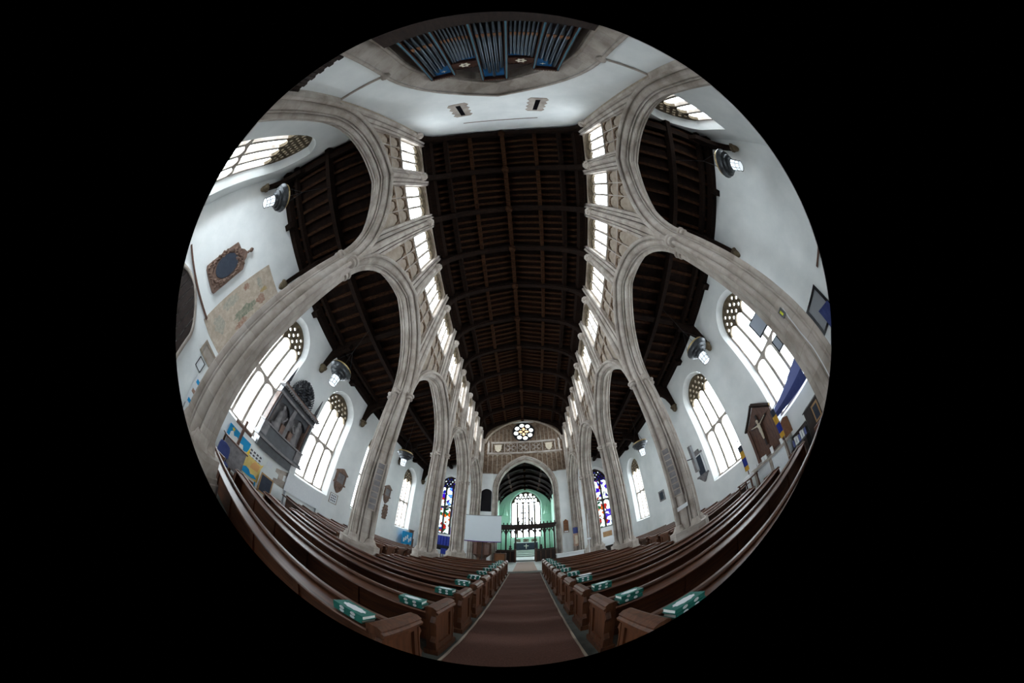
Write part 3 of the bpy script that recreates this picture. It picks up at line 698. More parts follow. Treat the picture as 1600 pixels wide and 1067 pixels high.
# ================================================================ ORGAN
OY = -4.44
org = tag(empty('pipe_organ', (.02, OY, 5.0)), 'pipe organ with grey-blue pipes filling the tower arch', 'organ')
stx = [-1.65, -1.03, -.335, .335, 1.045, 1.69]; sth = [7.63, 7.63, 8.33, 8.33, 7.63, 7.63]; Z0 = 5.08; ZM = 5.62
MB().box(-1.9, 1.95, OY-.9, OY+.12, 4.3, Z0).build('impost_rail', 'dark_wood', org)
MB().box(-1.95, 2.0, OY-1.2, OY-.6, 2.0, 7.3).build('case_back', 'dark_wood', org)
MB().box(-1.9, 1.95, OY-.55, OY+.05, 2.2, 4.3).build('lower_case', 'organ_wood', org)
for x, h in zip(stx, sth):
    st = MB().box(x-.045, x+.045, OY-.10, OY+.06, Z0, h).build('stile', 'organ_wood', org)
    MB().tube([(x, OY+.07, Z0), (x, OY+.07, h)], .024, 8).build('stile_bead', 'organ_pale_blue', st, smooth=60)
comps = [(0, 4, [7.48, 7.32, 7.16, 7.02], 7.60), (1, 8, [6.97, 6.93, 6.89, 6.86, 6.84, 6.82, 6.80, 6.79], 6.97), (2, 5, [7.62, 7.92, 8.18, 7.92, 7.62], 8.28), (3, 7, [6.79, 6.81, 6.83, 6.86, 6.88, 6.92, 6.96], 6.97), (4, 4, [7.02, 7.16, 7.32, 7.48], 7.60)]
for ci, n, tops, top in comps:
    x0, x1 = stx[ci]+.055, stx[ci+1]-.055; lw = (x1-x0)/n; r = lw*.42
    MB().box(x0, x1, OY-.11, OY-.07, min(tops)-.25, top).build('blue_panel', 'organ_blue', org)
    for i in range(n):
        x = x0+lw*(i+.5)
        p = MB().lathe([(.018, Z0), (r*.92, ZM-.07), (r, ZM), (r, tops[i]-.06), (r*.86, tops[i])], (x, OY, 0), 12).build('pipe', 'pipe_metal', org, smooth=40)
        q = [(x-r*.62, ZM+.02), (x+r*.62, ZM+.02), (x+r*.62, ZM+.11), (x, ZM+.2), (x-r*.62, ZM+.11)]
        MB().plate(q, [], OY+r*.8, OY+r+.012, 'X').build('pipe_mouth', 'gold_brown', p)
    c = (x0+x1)/2
    if ci in (1, 3):
        MB().box(x0-.02, x1+.02, OY-.10, OY+.05, 6.98, 7.30).build('frieze', 'organ_wood', org)
        pts = []
        for k in range(24):
            a = 2*math.pi*k/24; rr = .095+.022*math.cos(6*a); pts.append((c+rr*math.cos(a)*1.2, 7.14+rr*math.sin(a)))
        MB().plate(pts, [circ(c, 7.14, .04, 10)], OY+.05, OY+.07, 'X').build('rosette', 'cream', org)
        for i in range(7): MB().blob((x0+(x1-x0)*(i+.5)/7, OY+.02, 7.34), (.035, .035, .05), 6).build('cresting_knob', 'organ_wood', org)
    else:
        MB().box(x0-.09, x1+.09, OY-.12, OY+.09, top, top+.07).build('cornice', 'organ_wood', org)
        MB().box(x0-.06, x1+.06, OY-.12, OY+.06, top+.07, top+.12).build('cornice_top', 'dark_wood', org)
        for i in range(9): MB().blob((x0-.06+(x1-x0+.12)*(i+.5)/9, OY+.03, top+.14), (.028, .028, .04), 6).build('cresting_knob', 'organ_wood', org)
        if ci != 2:
            xa = x1-.18 if ci == 0 else x0+.18
            st = [(xa+(.075 if k % 2 == 0 else .022)*math.sin(k*math.pi/4), 7.44+(.075 if k % 2 == 0 else .022)*math.cos(k*math.pi/4)) for k in range(8)]
            MB().plate(st, [], OY-.07, OY-.05, 'X').build('gilt_star', 'cream', org)

# ================================================================ LAMPS
def lamp(x, y, zr, label, src=None):
    if src: o = clone(src, (x, y, 5.5), label); return o
    e = tag(empty('hanging_lantern', (0, 0, 0)), label, 'lamp', 'hanging lanterns')
    MB().lathe([(.12, .34), (.2, .36), (.22, .43), (.30, .47), (.31, .53), (.40, .57), (.42, .64), (.47, .70), (.47, .74), (.3, .75)], (0, 0, 0), 20).build('shade', 'lamp_metal', e, smooth=35)
    MB().lathe([(.40, .75), (.43, .75), (.43, .82), (.40, .82), (.1, .80)], (0, 0, 0), 20).build('gilt_rim', 'lamp_gold', e)
    MB().lathe([(.12, .0), (.15, .02), (.175, .35), (.1, .36)], (0, 0, 0), 8).build('lantern_glass', 'lantern_glass', e)
    for k in range(8):
        a = 2*math.pi*k/8
        MB().tube([(.155*math.cos(a), .155*math.sin(a), .0), (.182*math.cos(a), .182*math.sin(a), .36)], .008, 5).build('glazing_bar', 'black_iron', e)
    for z, r in ((.01, .158), (.16, .168)):
        MB().tube([(r*math.cos(t), r*math.sin(t), z) for t in lin(0, 2*math.pi, 17)], .008, 5, False).build('glazing_ring', 'black_iron', e)
    for k in range(3):
        a = 2*math.pi*k/3+.4; MB().tube([(.41*math.cos(a), .41*math.sin(a), .82), (0, 0, 1.75)], .007, 5).build('suspension_cord', 'black_iron', e)
    MB().tube([(0, 0, 1.75), (0, 0, zr-5.5)], .011, 5).build('cable', 'black_iron', e)
    e.location = (x, y, 5.5); return e
LN = 'hanging dish lantern in the north aisle, %s from the west'; LS = 'hanging dish lantern in the south aisle, %s from the west'
l0 = lamp(-6.38, -2.28, 9.05, LN % 'first')
for x, y, n in ((-6.38, 4.22, LN % 'second'), (-6.38, 10.62, LN % 'third'), (6.25, -2.3, LS % 'first'), (6.35, 4.15, LS % 'second'), (6.45, 10.9, LS % 'third')): lamp(x, y, 9., n, l0)

# ================================================================ CARPET, PEWS, BOOKS
cp = tag(empty('aisle_carpet', (0, 5, 0)), 'long reddish brown carpet runner along the central aisle', 'carpet')
nn = 60; m = MB(); ys = lin(-3.9, 12.08, 161)
vs = []; 
for y in ys:
    h = .026+.011*math.sin(y*8.1+.6*math.sin(y*1.7))+.005*math.sin(y*17.3+1)
    xl, xr = -.715-.0035*y, .53+.0095*y
    vs += [(xl, y, .003), (xl, y, h), (xr, y, h), (xr, y, .003)]
m.add(vs, [(4*i+k, 4*i+k+1, 4*i+k+5, 4*i+k+4) for i in range(len(ys)-1) for k in range(3)]); m.build('pile', 'carpet', cp, smooth=60)
for s in (0, 1):
    m = MB()
    for y0, y1 in zip(ys[:-1:8], ys[8::8]):
        X = (lambda y: -.715-.0035*y) if s == 0 else (lambda y: .53+.0095*y)
        m.add([(X(y0)-.012, y0, .044), (X(y0)+.012, y0, .044), (X(y1)+.012, y1, .044), (X(y1)-.012, y1, .044)], [(0, 1, 2, 3)])
        m.add([(X(y0)-.012, y0, .0), (X(y0)-.012, y0, .044), (X(y1)-.012, y1, .044), (X(y1)-.012, y1, .0), (X(y0)+.012, y0, .0), (X(y0)+.012, y0, .044), (X(y1)+.012, y1, .044), (X(y1)+.012, y1, .0)], [(0, 1, 2, 3), (4, 5, 6, 7)])
    m.build('edge_binding', 'carpet_edge', cp)
tag(MB().box(-.62, .55, 12.15, 18.6, .12, .132).build('dais_carpet', 'carpet_pale'), 'pale fawn carpet on the step before the screen', 'carpet')
def pew_end(m, s, xe, y0, th=.075, capw=.05, deep=.6, h=.74):
    x0, x1 = xe, xe+s*th
    m.box(*sorted((x0, x1)), y0+.02, y0+deep-.02, .1, h)
def build_pew(s, xe, xf, y0, label, books=True, zb=0, group='nave pews', farend=True):
    e = tag(empty('pew', (xe, y0, 0)), label, 'pew', group)
    deep = .6
    en = MB(); pew_end(en, s, xe, y0); P = en.build('pew_end', 'pew_end_wood', e)
    a = xe-s*.002
    c = MB().plate([(xe-s*.045, .735), (xe-s*.05, .765), (xe-s*.03, .785), (xe-s*.035, .81), (xe, .84), (xe+s*.06, .845), (xe+s*.085, .825), (xe+s*.08, .79), (xe+s*.09, .735)], [], y0+.0, y0+deep+.02, 'X'); c.build('cap_moulding', 'pew_end_wood', P)
    fr = MB()                                                          # raised frame round the sunk panel
    for (ya, yb, za, zb_) in ((.02, .10, .1, .74), (.5, .58, .1, .74), (.10, .5, .1, .2), (.10, .5, .66, .74)):
        fr.box(*sorted((xe, xe-s*.022)), y0+ya, y0+yb, za, zb_)
    fr.build('panel_frame', 'pew_end_wood', P)
    MB().box(*sorted((xe-s*.05, xe+s*.09)), y0-.02, y0+deep+.02, 0, .1).build('plinth', 'pew_end_wood', P)
    for yy, d in ((y0+.03, -1), (y0+deep-.03, 1)):                     # little carved buttresses on both edges
        q = [(yy, .70), (yy+d*.02, .70), (yy+d*.06, .62), (yy+d*.035, .60), (yy+d*.02, .56), (yy+d*.02, .36), (yy+d*.065, .28), (yy+d*.04, .25), (yy+d*.03, .1), (yy, .1)]
        MB().plate(q, [], xe-s*.03, xe+s*.02, 'Y').build('carved_buttress', 'pew_end_wood', P)
    xi = xe+s*.07; X = sorted((xi, xf)); yb_ = y0+.24
    bk = MB().add([(X[0], yb_+.04, .1), (X[1], yb_+.04, .1), (X[1], yb_, .80), (X[0], yb_, .80), (X[0], yb_+.065, .1), (X[1], yb_+.065, .1), (X[1], yb_+.03, .80), (X[0], yb_+.03, .80)], [(0, 1, 2, 3), (4, 7, 6, 5), (0, 4, 5, 1), (1, 5, 6, 2), (2, 6, 7, 3), (3, 7, 4, 0)])
    Bk = bk.build('backrest', 'pew_wood', e)
    nst = max(2, int(abs(xf-xi)/.95))
    for i in range(1, nst):
        x = xi+(xf-xi)*i/nst; MB().box(x-.04, x+.04, yb_-.005, yb_+.03, .12, .70).build('muntin', 'pew_wood', Bk)
    tr = MB().plate([(yb_-.025, .79), (yb_-.03, .815), (yb_-.01, .835), (yb_+.04, .835), (yb_+.06, .815), (yb_+.055, .79)], [], X[0], X[1], 'Y')
    tr.build('top_rail', 'pew_wood', Bk, smooth=40)
    MB().plate([(yb_-.25, .735), (yb_-.26, .75), (yb_-.25, .765), (yb_+.005, .775), (yb_+.005, .745)], [], X[0], X[1], 'Y').build('book_ledge', 'pew_wood', e)
    MB().box(X[0], X[1], yb_+.05, yb_+.42, .40, .44).build('seat', 'pew_wood', e)
    MB().box(X[0], X[1], yb_+.38, yb_+.40, .1, .40).build('seat_front', 'pew_wood', e)
    if farend:
        en = MB(); pew_end(en, -s, xf, y0, h=.8); en.build('pew_end', 'pew_end_wood', e)
    return e
bk0 = None
def book(x, y, z, rz, label, group):
    global bk0
    if bk0 is None:
        e = empty('hymn_book')
        for nm, z0, z1 in (('cover', 0, .006), ('cover', .044, .05)): MB().box(-.12, .12, -.085, .085, z0, z1).build(nm, 'green_book', e)
        MB().box(-.12, .12, -.088, -.082, 0, .05).build('spine', 'green_book', e)
        MB().box(-.112, .112, -.082, .08, .006, .044).build('pages', 'book_page', e)
        pts = []
        for k in range(20):
            a = 2*math.pi*k/20; rr = 1-.14*(k % 2); pts.append((.092*rr*math.cos(a), .052*rr*math.sin(a)))
        MB().plate(pts, [], .05, .0515, 'Z').build('cover_print', 'paper', e)
        for u in (-.045, .045): MB().plate(circ(u, .025, .02, 10), [], -.0895, -.088, 'X').build('spine_print', 'paper', e)
        bk0 = e; o = e
    else: o = clone(bk0)
    tag(o, label, 'book', group); o.location = (x, y, z); o.rotation_euler = (0, 0, rz); return o
NP = 11
for s, xe0, sd in ((-1, -.83, 'left'), (1, .73, 'right')):
    for k in range(NP):
        y0 = 1.29+.985*k; xe = xe0+(s*.002*k)
        near = min(abs(y0+.2-p) for p in PY)
        xf = s*3.42 if near < .62 else s*5.9
        if k >= 4 and near >= .62: xf = s*3.6
        build_pew(s, xe, xf, y0, '%s wooden pew from the back, %s of the central aisle' % (ORD[k], sd))
        for j in range(2):
            book(xe+s*(.23+.015*random.uniform(-1, 1)), y0+.095+.012*random.uniform(-1, 1), .777+.0515*j, random.uniform(-.06, .06)+(0 if s < 0 else 0), '%s green hymn book stacked on the %s pew, %s of the aisle' % (('lower', 'upper')[j], ORD[k], sd), 'green hymn books')
    for k in range(8):
        y0 = (5.45 if s < 0 else 5.95)+.93*k
        build_pew(s, s*4.95, s*(8.3 if s < 0 else 7.95), y0, '%s pew from the back against the %s aisle wall' % (ORD[k], sidew[s]), group='aisle pews', farend=False)
# loose sheet on the right hand books
tag(MB().box(.93, 1.15, 4.5, 4.66, .876, .879).build('paper_sheet', 'paper'), 'white paper sheet lying on the green books right of the aisle', 'paper')

# ================================================================ MONUMENTS AND TABLETS, NORTH WALL
XW = -8.75
# oval cartouche
e = tag(empty('oval_wall_monument', (XW, -1.45, 3.6)), 'carved brown wall monument with a dark oval tablet', 'monument')
pts = [(-1.95, 3.6), (-1.85, 3.55), (-1.05, 3.55), (-.95, 3.62), (-.93, 4.3), (-.96, 5.2), (-1.05, 5.3), (-1.2, 5.34), (-1.28, 5.5), (-1.45, 5.62), (-1.62, 5.5), (-1.72, 5.34), (-1.9, 5.3), (-2.02, 5.25), (-1.97, 4.3)]
MB().plate(pts, [], XW+.002, XW+.12, 'Y').build('back_slab', 'brown_marble', e)
m = MB()
for k in range(56):
    a = 2*math.pi*k/56; jr = random.uniform(.95, 1.12)
    m.blob((XW+.13, -1.47+.46*jr*math.cos(a), 4.5+.74*jr*math.sin(a)), (.05, .055, .065), 6, .5)
m.build('carved_wreath', 'brown_marble', e, smooth=80)['kind'] = 'stuff'
m = MB()
for k in range(40): m.blob((XW+.13, random.uniform(-1.85, -1.1), random.uniform(5.0, 5.32)), (.06, .06, .06), 6, .6)
for k in range(26): m.blob((XW+.13, random.choice((-1.86, -1.05))+random.uniform(-.06, .06), random.uniform(3.65, 5.1)), (.05, .05, .07), 6, .6)
for k in range(18): m.blob((XW+.13, random.uniform(-1.85, -1.05), random.uniform(3.62, 3.72)), (.05, .05, .05), 6, .6)
m.build('carved_scrolls', 'brown_marble', e, smooth=80)['kind'] = 'stuff'
MB().plate([(-1.47+.36*math.cos(t), 4.5+.58*math.sin(t)) for t in lin(0, 2*math.pi, 33)[:-1]], [], XW+.1, XW+.17, 'Y').build('oval_tablet', 'slate_blue', e, smooth=40)
MB().lathe([(.03, 0), (.06, .08), (.03, .12), (.08, .2), (.09, .27), (.02, .36)], (XW+.1, -1.45, 5.58), 8).build('urn_finial', 'brown_marble', e, smooth=50)
# wall painting
e = tag(empty('wall_painting', (XW, .1, 2.85)), 'faded medieval wall painting patch on the north wall', 'painting')
MB().plate([(-.54, 2.85), (.0, 2.82), (.80, 2.85), (.80, 6.56), (-.52, 6.56)], [], XW+.001, XW+.012, 'Y').build('painted_plaster', 'wall_painting', e)
def daub(y, z, ry, rz_, mt_, d):
    n = 22; rr = [random.uniform(.55, 1.1) for _ in range(n)]
    MB().plate([(y+ry*rr[k]*math.cos(2*math.pi*k/n), z+rz_*rr[k]*math.sin(2*math.pi*k/n)) for k in range(n)], [], XW+.011, XW+d, 'Y').build('painted_figure', mt_, e)
daub(.38, 4.75, .22, .7, 'paint_green', .0135); daub(.45, 5.65, .17, .28, 'paint_red', .0140); daub(.62, 4.4, .12, .4, 'paint_red', .0145)
daub(-.1, 5.85, .3, .14, 'paint_grey', .0136); daub(.2, 5.95, .1, .22, 'paint_ochre', .0142); daub(-.25, 4.3, .18, .5, 'paint_grey', .0137); daub(.05, 3.4, .35, .3, 'paint_grey', .0138); daub(-.3, 5.2, .12, .22, 'paint_red', .0146)
# stone niche / tablet and small frame
e = tag(empty('stone_tablet', (XW, .43, 2.2)), 'small pale stone tablet in a moulded frame below the wall painting', 'tablet')
MB().box(XW+.002, XW+.04, .12, .74, 2.26, 2.6).build('inscribed_panel', 'stone', e)
for a in ((.05, .82, 2.58, 2.67), (.05, .82, 2.18, 2.26), (.05, .13, 2.26, 2.58), (.74, .82, 2.26, 2.58)): MB().box(XW+.002, XW+.07, *a).build('frame_bar', 'stone_panel', e)
e = tag(empty('framed_notice', (XW, .38, 1.7)), 'small black framed notice on the north wall', 'picture frame')
MB().box(XW+.002, XW+.02, .24, .52, 1.74, 2.08).build('sheet', 'paper', e)
for a in ((.22, .54, 2.08, 2.11), (.22, .54, 1.71, 1.74), (.22, .25, 1.74, 2.08), (.51, .54, 1.74, 2.08)): MB().box(XW+.002, XW+.035, *a).build('frame_bar', 'black_iron', e)
# poster board low at west
e = tag(empty('poster_board', (-8.6, .75, 0)), 'low grey display board with colourful pictures beside the north door', 'display board')
MB().box(-8.66, -8.62, .5, 1.1, .5, 1.62).build('board', 'paper', e)
for i, mt_ in enumerate(('poster_blue', 'poster_yellow', 'paint_red', 'hi_vis', 'poster_blue')): MB().box(-8.62, -8.612, .58+.1*(i % 2)*2, .74+.1*(i % 2)*2, .62+.19*i, .76+.19*i).build('picture', mt_, e)
for y in (.54, 1.06): MB().box(-8.67, -8.63, y-.02, y+.02, 0, .5).build('leg', 'grey', e)

# the great wall tomb with two kneeling figures
TX = -8.75
e = tag(empty('wall_tomb', (TX, 4.65, 1.8)), 'large dark marble wall tomb with two kneeling figures', 'monument')
def tb_(nm, d, y0, y1, z0, z1, mt_): return MB().box(TX+.002, TX+d, y0, y1, z0, z1).build(nm, mt_, e)
tb_('apron', .22, 3.75, 5.6, 1.85, 2.22, 'black_marble'); tb_('base_slab', .60, 3.48, 5.88, 2.22, 2.32, 'grey_marble'); tb_('base_moulding', .54, 3.52, 5.84, 2.32, 2.40, 'black_marble')
tb_('plinth_panel', .40, 3.70, 5.62, 2.40, 2.86, 'black_marble'); tb_('plinth_pier', .46, 3.55, 3.86, 2.40, 2.88, 'grey_marble'); tb_('plinth_pier', .46, 5.46, 5.78, 2.40, 2.88, 'grey_marble')
tb_('ledge', .50, 3.52, 5.80, 2.88, 2.95, 'grey_marble'); tb_('niche_back', .08, 3.6, 5.7, 2.95, 4.3, 'grey_marble')
for y in (3.58, 5.56):
    tb_('side_pier', .38, y, y+.18, 2.95, 4.28, 'brown_marble'); 
    MB().tube([(TX+.42, y+.09, 2.97), (TX+.42, y+.09, 4.26)], .05, 10).build('column', 'black_marble', e, smooth=60)
for c in (4.15, 5.15):
    ff = archf(c, .44, 3.72, .38)
    MB().strip(arch_us(c, .46, 13), lambda u, ff=ff, c=c: ff(u) if abs(u-c) < .44 else 3.72, 4.3, TX+.05, TX+.3, 'Y').build('niche_arch', 'black_marble', e)
tb_('niche_pier', .34, 4.56, 4.74, 2.95, 4.28, 'grey_marble')
for c, d in ((4.15, 1), (5.15, -1)):
    f_ = MB()
    prof_ = [(.20, 2.95), (.22, 3.05), (.17, 3.25), (.14, 3.45), (.16, 3.62), (.13, 3.72), (.055, 3.78), (.06, 3.82), (.095, 3.90), (.09, 3.99), (.03, 4.06)]
    f_.lathe([(r, z) for r, z in prof_], (TX+.27, c, 0), 12, .8, 1.)
    f_.tube([(TX+.3, c, 3.55), (TX+.36, c+d*.17, 3.42), (TX+.36, c+d*.28, 3.6)], [.06, .055, .04], 8)
    f_.tube([(TX+.27, c, 3.1), (TX+.27, c-d*.26, 3.02)], [.16, .09], 8)
    f_.blob((TX+.36, c+d*.29, 3.66), (.035, .04, .06), 6)
    f_.build('kneeling_figure', 'grey_marble', e, smooth=60)
    MB().box(TX+.15, TX+.42, c+d*.27-.09, c+d*.27+.09, 2.95, 3.35).build('prayer_desk', 'brown_marble', e)
tb_('architrave', .44, 3.54, 5.80, 4.28, 4.38, 'grey_marble'); tb_('frieze', .40, 3.56, 5.76, 4.38, 4.60, 'black_marble'); tb_('cornice', .56, 3.46, 5.88, 4.60, 4.68, 'grey_marble'); tb_('cornice_top', .50, 3.50, 5.84, 4.68, 4.76, 'brown_marble')
for i in range(22): MB().box(TX+.42, TX+.55, 3.52+.106*i, 3.58+.106*i, 4.54, 4.60).build('dentil', 'grey_marble', e)
for y in (3.66, 5.66): MB().lathe([(.1, 0), (.1, .12), (.06, .15), (.075, .25), (.07, .3), (.012, .95)], (TX+.28, y, 4.76), 6).build('obelisk', 'black_marble', e)
m = MB()
for k in range(120):
    a = random.uniform(0, math.pi); r = random.uniform(.0, 1); m.blob((TX+.2+random.uniform(-.06, .1), 4.66+.62*r*math.cos(a), 4.86+.85*r*math.sin(a)), (.07, .075, .075), 6, .6)
m.build('carved_arms', 'black_marble', e, smooth=80)
m = MB()
for k in range(22):
    a = math.pi*k/21; m.tube([(TX+.22, 4.66+(.55+.1*math.cos(t))*math.cos(a)*1.05+.08*math.sin(t), 4.86+(.72+.1*math.cos(t))*math.sin(a)+.08*math.cos(t)) for t in lin(0, 5.2, 7)], .03, 5)
m.build('mantling_scrolls', 'black_marble', e, smooth=70)

def tablet(name, label, ax_x, sgn, y0, y1, z0, z1, mt1, mt2, kind):
    e = tag(empty(name, (ax_x, (y0+y1)/2, z0)), label, 'tablet')
    yc = (y0+y1)/2; X0 = ax_x-sgn*.002; D = lambda d: ax_x-sgn*d
    def bx_(nm, d, a, b, c, d2, mt_): return MB().box(*sorted((X0, D(d))), a, b, c, d2).build(nm, mt_, e)
    h = z1-z0
    if kind == 'pediment':
        bx_('inscription', .06, y0+.1, y1-.1, z0+h*.42, z0+h*.78, mt1)
        for y in (y0+.06, y1-.06): bx_('pilaster', .09, y-.05, y+.05, z0+h*.40, z0+h*.80, mt2)
        bx_('shelf', .14, y0-.03, y1+.03, z0+h*.35, z0+h*.41, mt2); bx_('cornice', .13, y0-.05, y1+.05, z0+h*.79, z0+h*.84, mt2)
        MB().plate([(y0-.05, z0+h*.84), (y1+.05, z0+h*.84), (yc, z1)], [], X0, D(.12), 'Y').build('pediment', mt2, e)
        MB().plate([(y0+.06, z0+h*.35), (y0+.12, z0+h*.2), (yc-.2, z0+h*.12), (yc, z0), (yc+.2, z0+h*.12), (y1-.12, z0+h*.2), (y1-.06, z0+h*.35)], [], X0, D(.09), 'Y').build('apron', 'brown_marble', e)
        m = MB()
        for k in range(12): m.blob((D(.09), yc+random.uniform(-.3, .3), z0+h*random.uniform(.15, .32)), (.04, .05, .04), 6, .5)
        m.build('carved_apron', 'brown_marble', e, smooth=70)['kind'] = 'stuff'
    elif kind == 'frame':
        bx_('panel', .03, y0+.08, y1-.08, z0+.08, z1-.08, mt1)
        for a in ((y0, y1, z0, z0+.1), (y0, y1, z1-.1, z1), (y0, y0+.1, z0+.1, z1-.1), (y1-.1, y1, z0+.1, z1-.1)): bx_('frame_bar', .06, *a, mt2)
    elif kind == 'thinframe':
        bx_('panel', .015, y0, y1, z0, z1, mt1)
        for a in ((y0, y1, z0, z0+.03), (y0, y1, z1-.03, z1), (y0, y0+.03, z0, z1), (y1-.03, y1, z0, z1)): bx_('frame_bar', .03, *a, mt2)
    elif kind == 'scroll':
        ps = []
        for k in range(25):
            t = k/24; ww = (.16+.12*math.sin(math.pi*t)+.04*math.sin(9*math.pi*t)); ps.append((ww*(y1-y0)*1.6, z0+h*t))
        MB().plate([(yc+a*.9, z) for a, z in ps]+[(yc-a*.9, z) for a, z in ps[::-1]], [], X0, D(.08), 'Y').build('cartouche', mt1, e)
        m = MB()
        for k in range(16): m.blob((D(.08), yc+random.uniform(-.2, .2), z0+h*random.uniform(.1, .9)), (.04, .06, .06), 6, .5)
        m.build('carved_relief', mt1, e, smooth=70)['kind'] = 'stuff'
    return e
tablet('pediment_tablet', 'grey wall tablet with brown pediment and apron beside the second north window', XW, -1, 8.42, 9.2, 2.35, 3.82, 'grey_marble', 'brown_marble', 'pediment')
t = tablet('framed_plan', 'small framed print with dark marks under the grey pediment tablet', XW, -1, 8.45, 9.02, 1.66, 2.24, 'paper', 'stone_panel', 'thinframe')
for k in range(9): MB().box(XW+.015, XW+.02, 8.56+.13*(k % 3), 8.64+.13*(k % 3), 1.78+.14*(k//3), 1.86+.14*(k//3)).build('print_mark', 'poster_print', t)
tablet('pediment_tablet', 'small pediment tablet above the bronze cartouche on the north wall', XW, -1, 13.0, 13.75, 3.3, 4.75, 'grey_marble', 'brown_marble', 'pediment')
tablet('cartouche_tablet', 'dark carved cartouche tablet low beside the last north window', XW, -1, 13.2, 13.9, 2.15, 3.25, 'brown_marble', 'brown_marble', 'scroll')
tablet('square_tablet', 'square grey tablet with dark inset between pillars on the south wall', XS, 1, 12.7, 13.35, 2.55, 3.3, 'slate_blue', 'grey_marble', 'frame')
e = tablet('urn_tablet', 'pale grey tablet with dark panel and pointed apron on the south wall', XS, 1, 8.45, 9.15, 2.5, 3.75, 'slate_blue', 'paper', 'frame')
MB().plate([(8.42, 2.52), (9.18, 2.52), (8.95, 2.3), (8.8, 2.15), (8.65, 2.3)], [], XS-.002, XS-.1, 'Y').build('apron', 'grey_marble', e)
MB().box(XS-.14, XS-.002, 8.38, 9.22, 2.5, 2.6).build('shelf', 'grey_marble', e); MB().box(XS-.12, XS-.002, 8.4, 9.2, 3.7, 3.8).build('cornice', 'grey_marble', e); MB().box(XS-.1, XS-.002, 8.6, 9.0, 3.8, 3.98).build('crest', 'grey_marble', e)
# column speaker on the second south pillar
e = tag(empty('column_speaker', (4.6, 5.5, 2.6)), 'slim grey column loudspeaker on an arm from the second south pillar', 'speaker')
MB().box(4.95, 5.07, 5.5, 5.6, 2.45, 3.4).build('cabinet', 'grey_marble', e); MB().box(4.96, 5.06, 5.49, 5.5, 2.5, 3.35).build('grille', 'grey', e); MB().tube([(4.45, 5.4, 2.95), (4.97, 5.55, 2.95)], .018, 6).build('bracket', 'black_iron', e)
# hymn card columns on the second pillars
for s, sd in ((-1, 'north'), (1, 'south')):
    n_ = Vector((-s*.62, -.78, 0)).normalized(); cx, cy = s*3.735, 5.28-.155
    e = tag(empty('slate_card_rack', (cx, cy, 2.0)), 'tall narrow rack of eight grey cards on the second %s pillar' % sd, 'rack')
    R_ = Matrix(((-n_.y, n_.x*-1, 0), (n_.x, -n_.y, 0), (0, 0, 1))).to_4x4()
    ang = math.atan2(n_.y, n_.x)
    Rm = Matrix.Translation(Vector((cx, cy, 0))) @ Matrix.Rotation(ang, 4, 'Z')
    def rb(nm, a, b, c, d, z0, z1, mt_): MB().box(a, b, c, d, z0, z1).xf(Rm).build(nm, mt_, e)
    rb('back_board', .045, .065, -.115, .115, 2.0, 3.5, 'stone_panel')
    for i in range(8): rb('card', .065, .075, -.085, .085, 2.05+.18*i, 2.2+.18*i, 'grey_marble')
    for y in (-.105, .105): rb('side_rail', .06, .085, y-.012, y+.012, 2.0, 3.5, 'stone')
    for i in range(9): rb('cross_rail', .065, .08, -.1, .1, 2.015+.18*i, 2.035+.18*i, 'stone')
e = tag(empty('paper_strip', (3.72, 5.1, 1.55)), 'white paper strip fixed across the second south pillar', 'paper')
MB().add([(3.60, 5.12, 1.56), (3.86, 4.98, 1.60), (3.86, 4.98, 1.72), (3.60, 5.12, 1.68), (3.605, 5.13, 1.56), (3.865, 4.99, 1.60), (3.865, 4.99, 1.72), (3.605, 5.13, 1.68)], [(0, 1, 2, 3), (4, 7, 6, 5), (0, 4, 5, 1), (1, 5, 6, 2), (2, 6, 7, 3), (3, 7, 4, 0)]).build('strip', 'white', e)

# ================================================================ NORTH AISLE DISPLAY
e = tag(empty('wooden_cross', (-8.2, 2.92, 0)), 'plain brown wooden cross standing below the north window', 'cross')
MB().box(-8.24, -8.16, 2.87, 2.97, .1, 2.25).build('upright', 'light_wood' if False else 'mid_wood', e); MB().box(-8.23, -8.17, 2.52, 3.3, 1.85, 1.97).build('cross_arm', 'mid_wood', e); MB().box(-8.4, -8.0, 2.7, 3.14, 0, .1).build('foot', 'mid_wood', e)
e = tag(empty('map_display', (-8.66, 3.05, 0)), 'blue and white map display board behind the wooden cross', 'display board')
MB().box(-8.70, -8.64, 2.5, 3.6, 1.0, 1.66).build('board', 'poster_blue', e)
MB().plate([(2.62, 1.12), (2.9, 1.05), (3.2, 1.1), (3.35, 1.22), (3.3, 1.36), (3.1, 1.33), (2.95, 1.42), (2.8, 1.36), (2.72, 1.5), (2.62, 1.4)], [], -8.64, -8.63, 'Y').build('white_land', 'paper', e)
MB().plate([(2.7+(.09 if k % 2 else .04)*math.cos(k*math.pi/5), 1.56+(.09 if k % 2 else .04)*math.sin(k*math.pi/5)) for k in range(10)], [], -8.64, -8.625, 'Y').build('star', 'star_yellow', e)
for y in (2.55, 3.55): MB().box(-8.69, -8.65, y-.02, y+.02, 0, 1.0).build('leg', 'grey', e)
e = tag(empty('photo_display', (-8.68, 3.95, 0)), 'white display sheet with small photographs under the tomb', 'display board')
MB().box(-8.72, -8.68, 3.62, 4.35, 1.12, 1.60).build('board', 'paper', e)
for k in range(12): MB().box(-8.68, -8.672, 3.68+.16*(k % 4), 3.78+.16*(k % 4), 1.17+.14*(k//4), 1.25+.14*(k//4)).build('photograph', 'poster_print', e)
for y in (3.68, 4.3): MB().box(-8.72, -8.69, y-.02, y+.02, 0, 1.12).build('leg', 'grey', e)
tag(MB().box(-8.74, -8.73, 4.6, 4.86, 1.42, 1.66).build('paper_notice', 'paper'), 'single white notice sheet pinned below the tomb', 'notice')
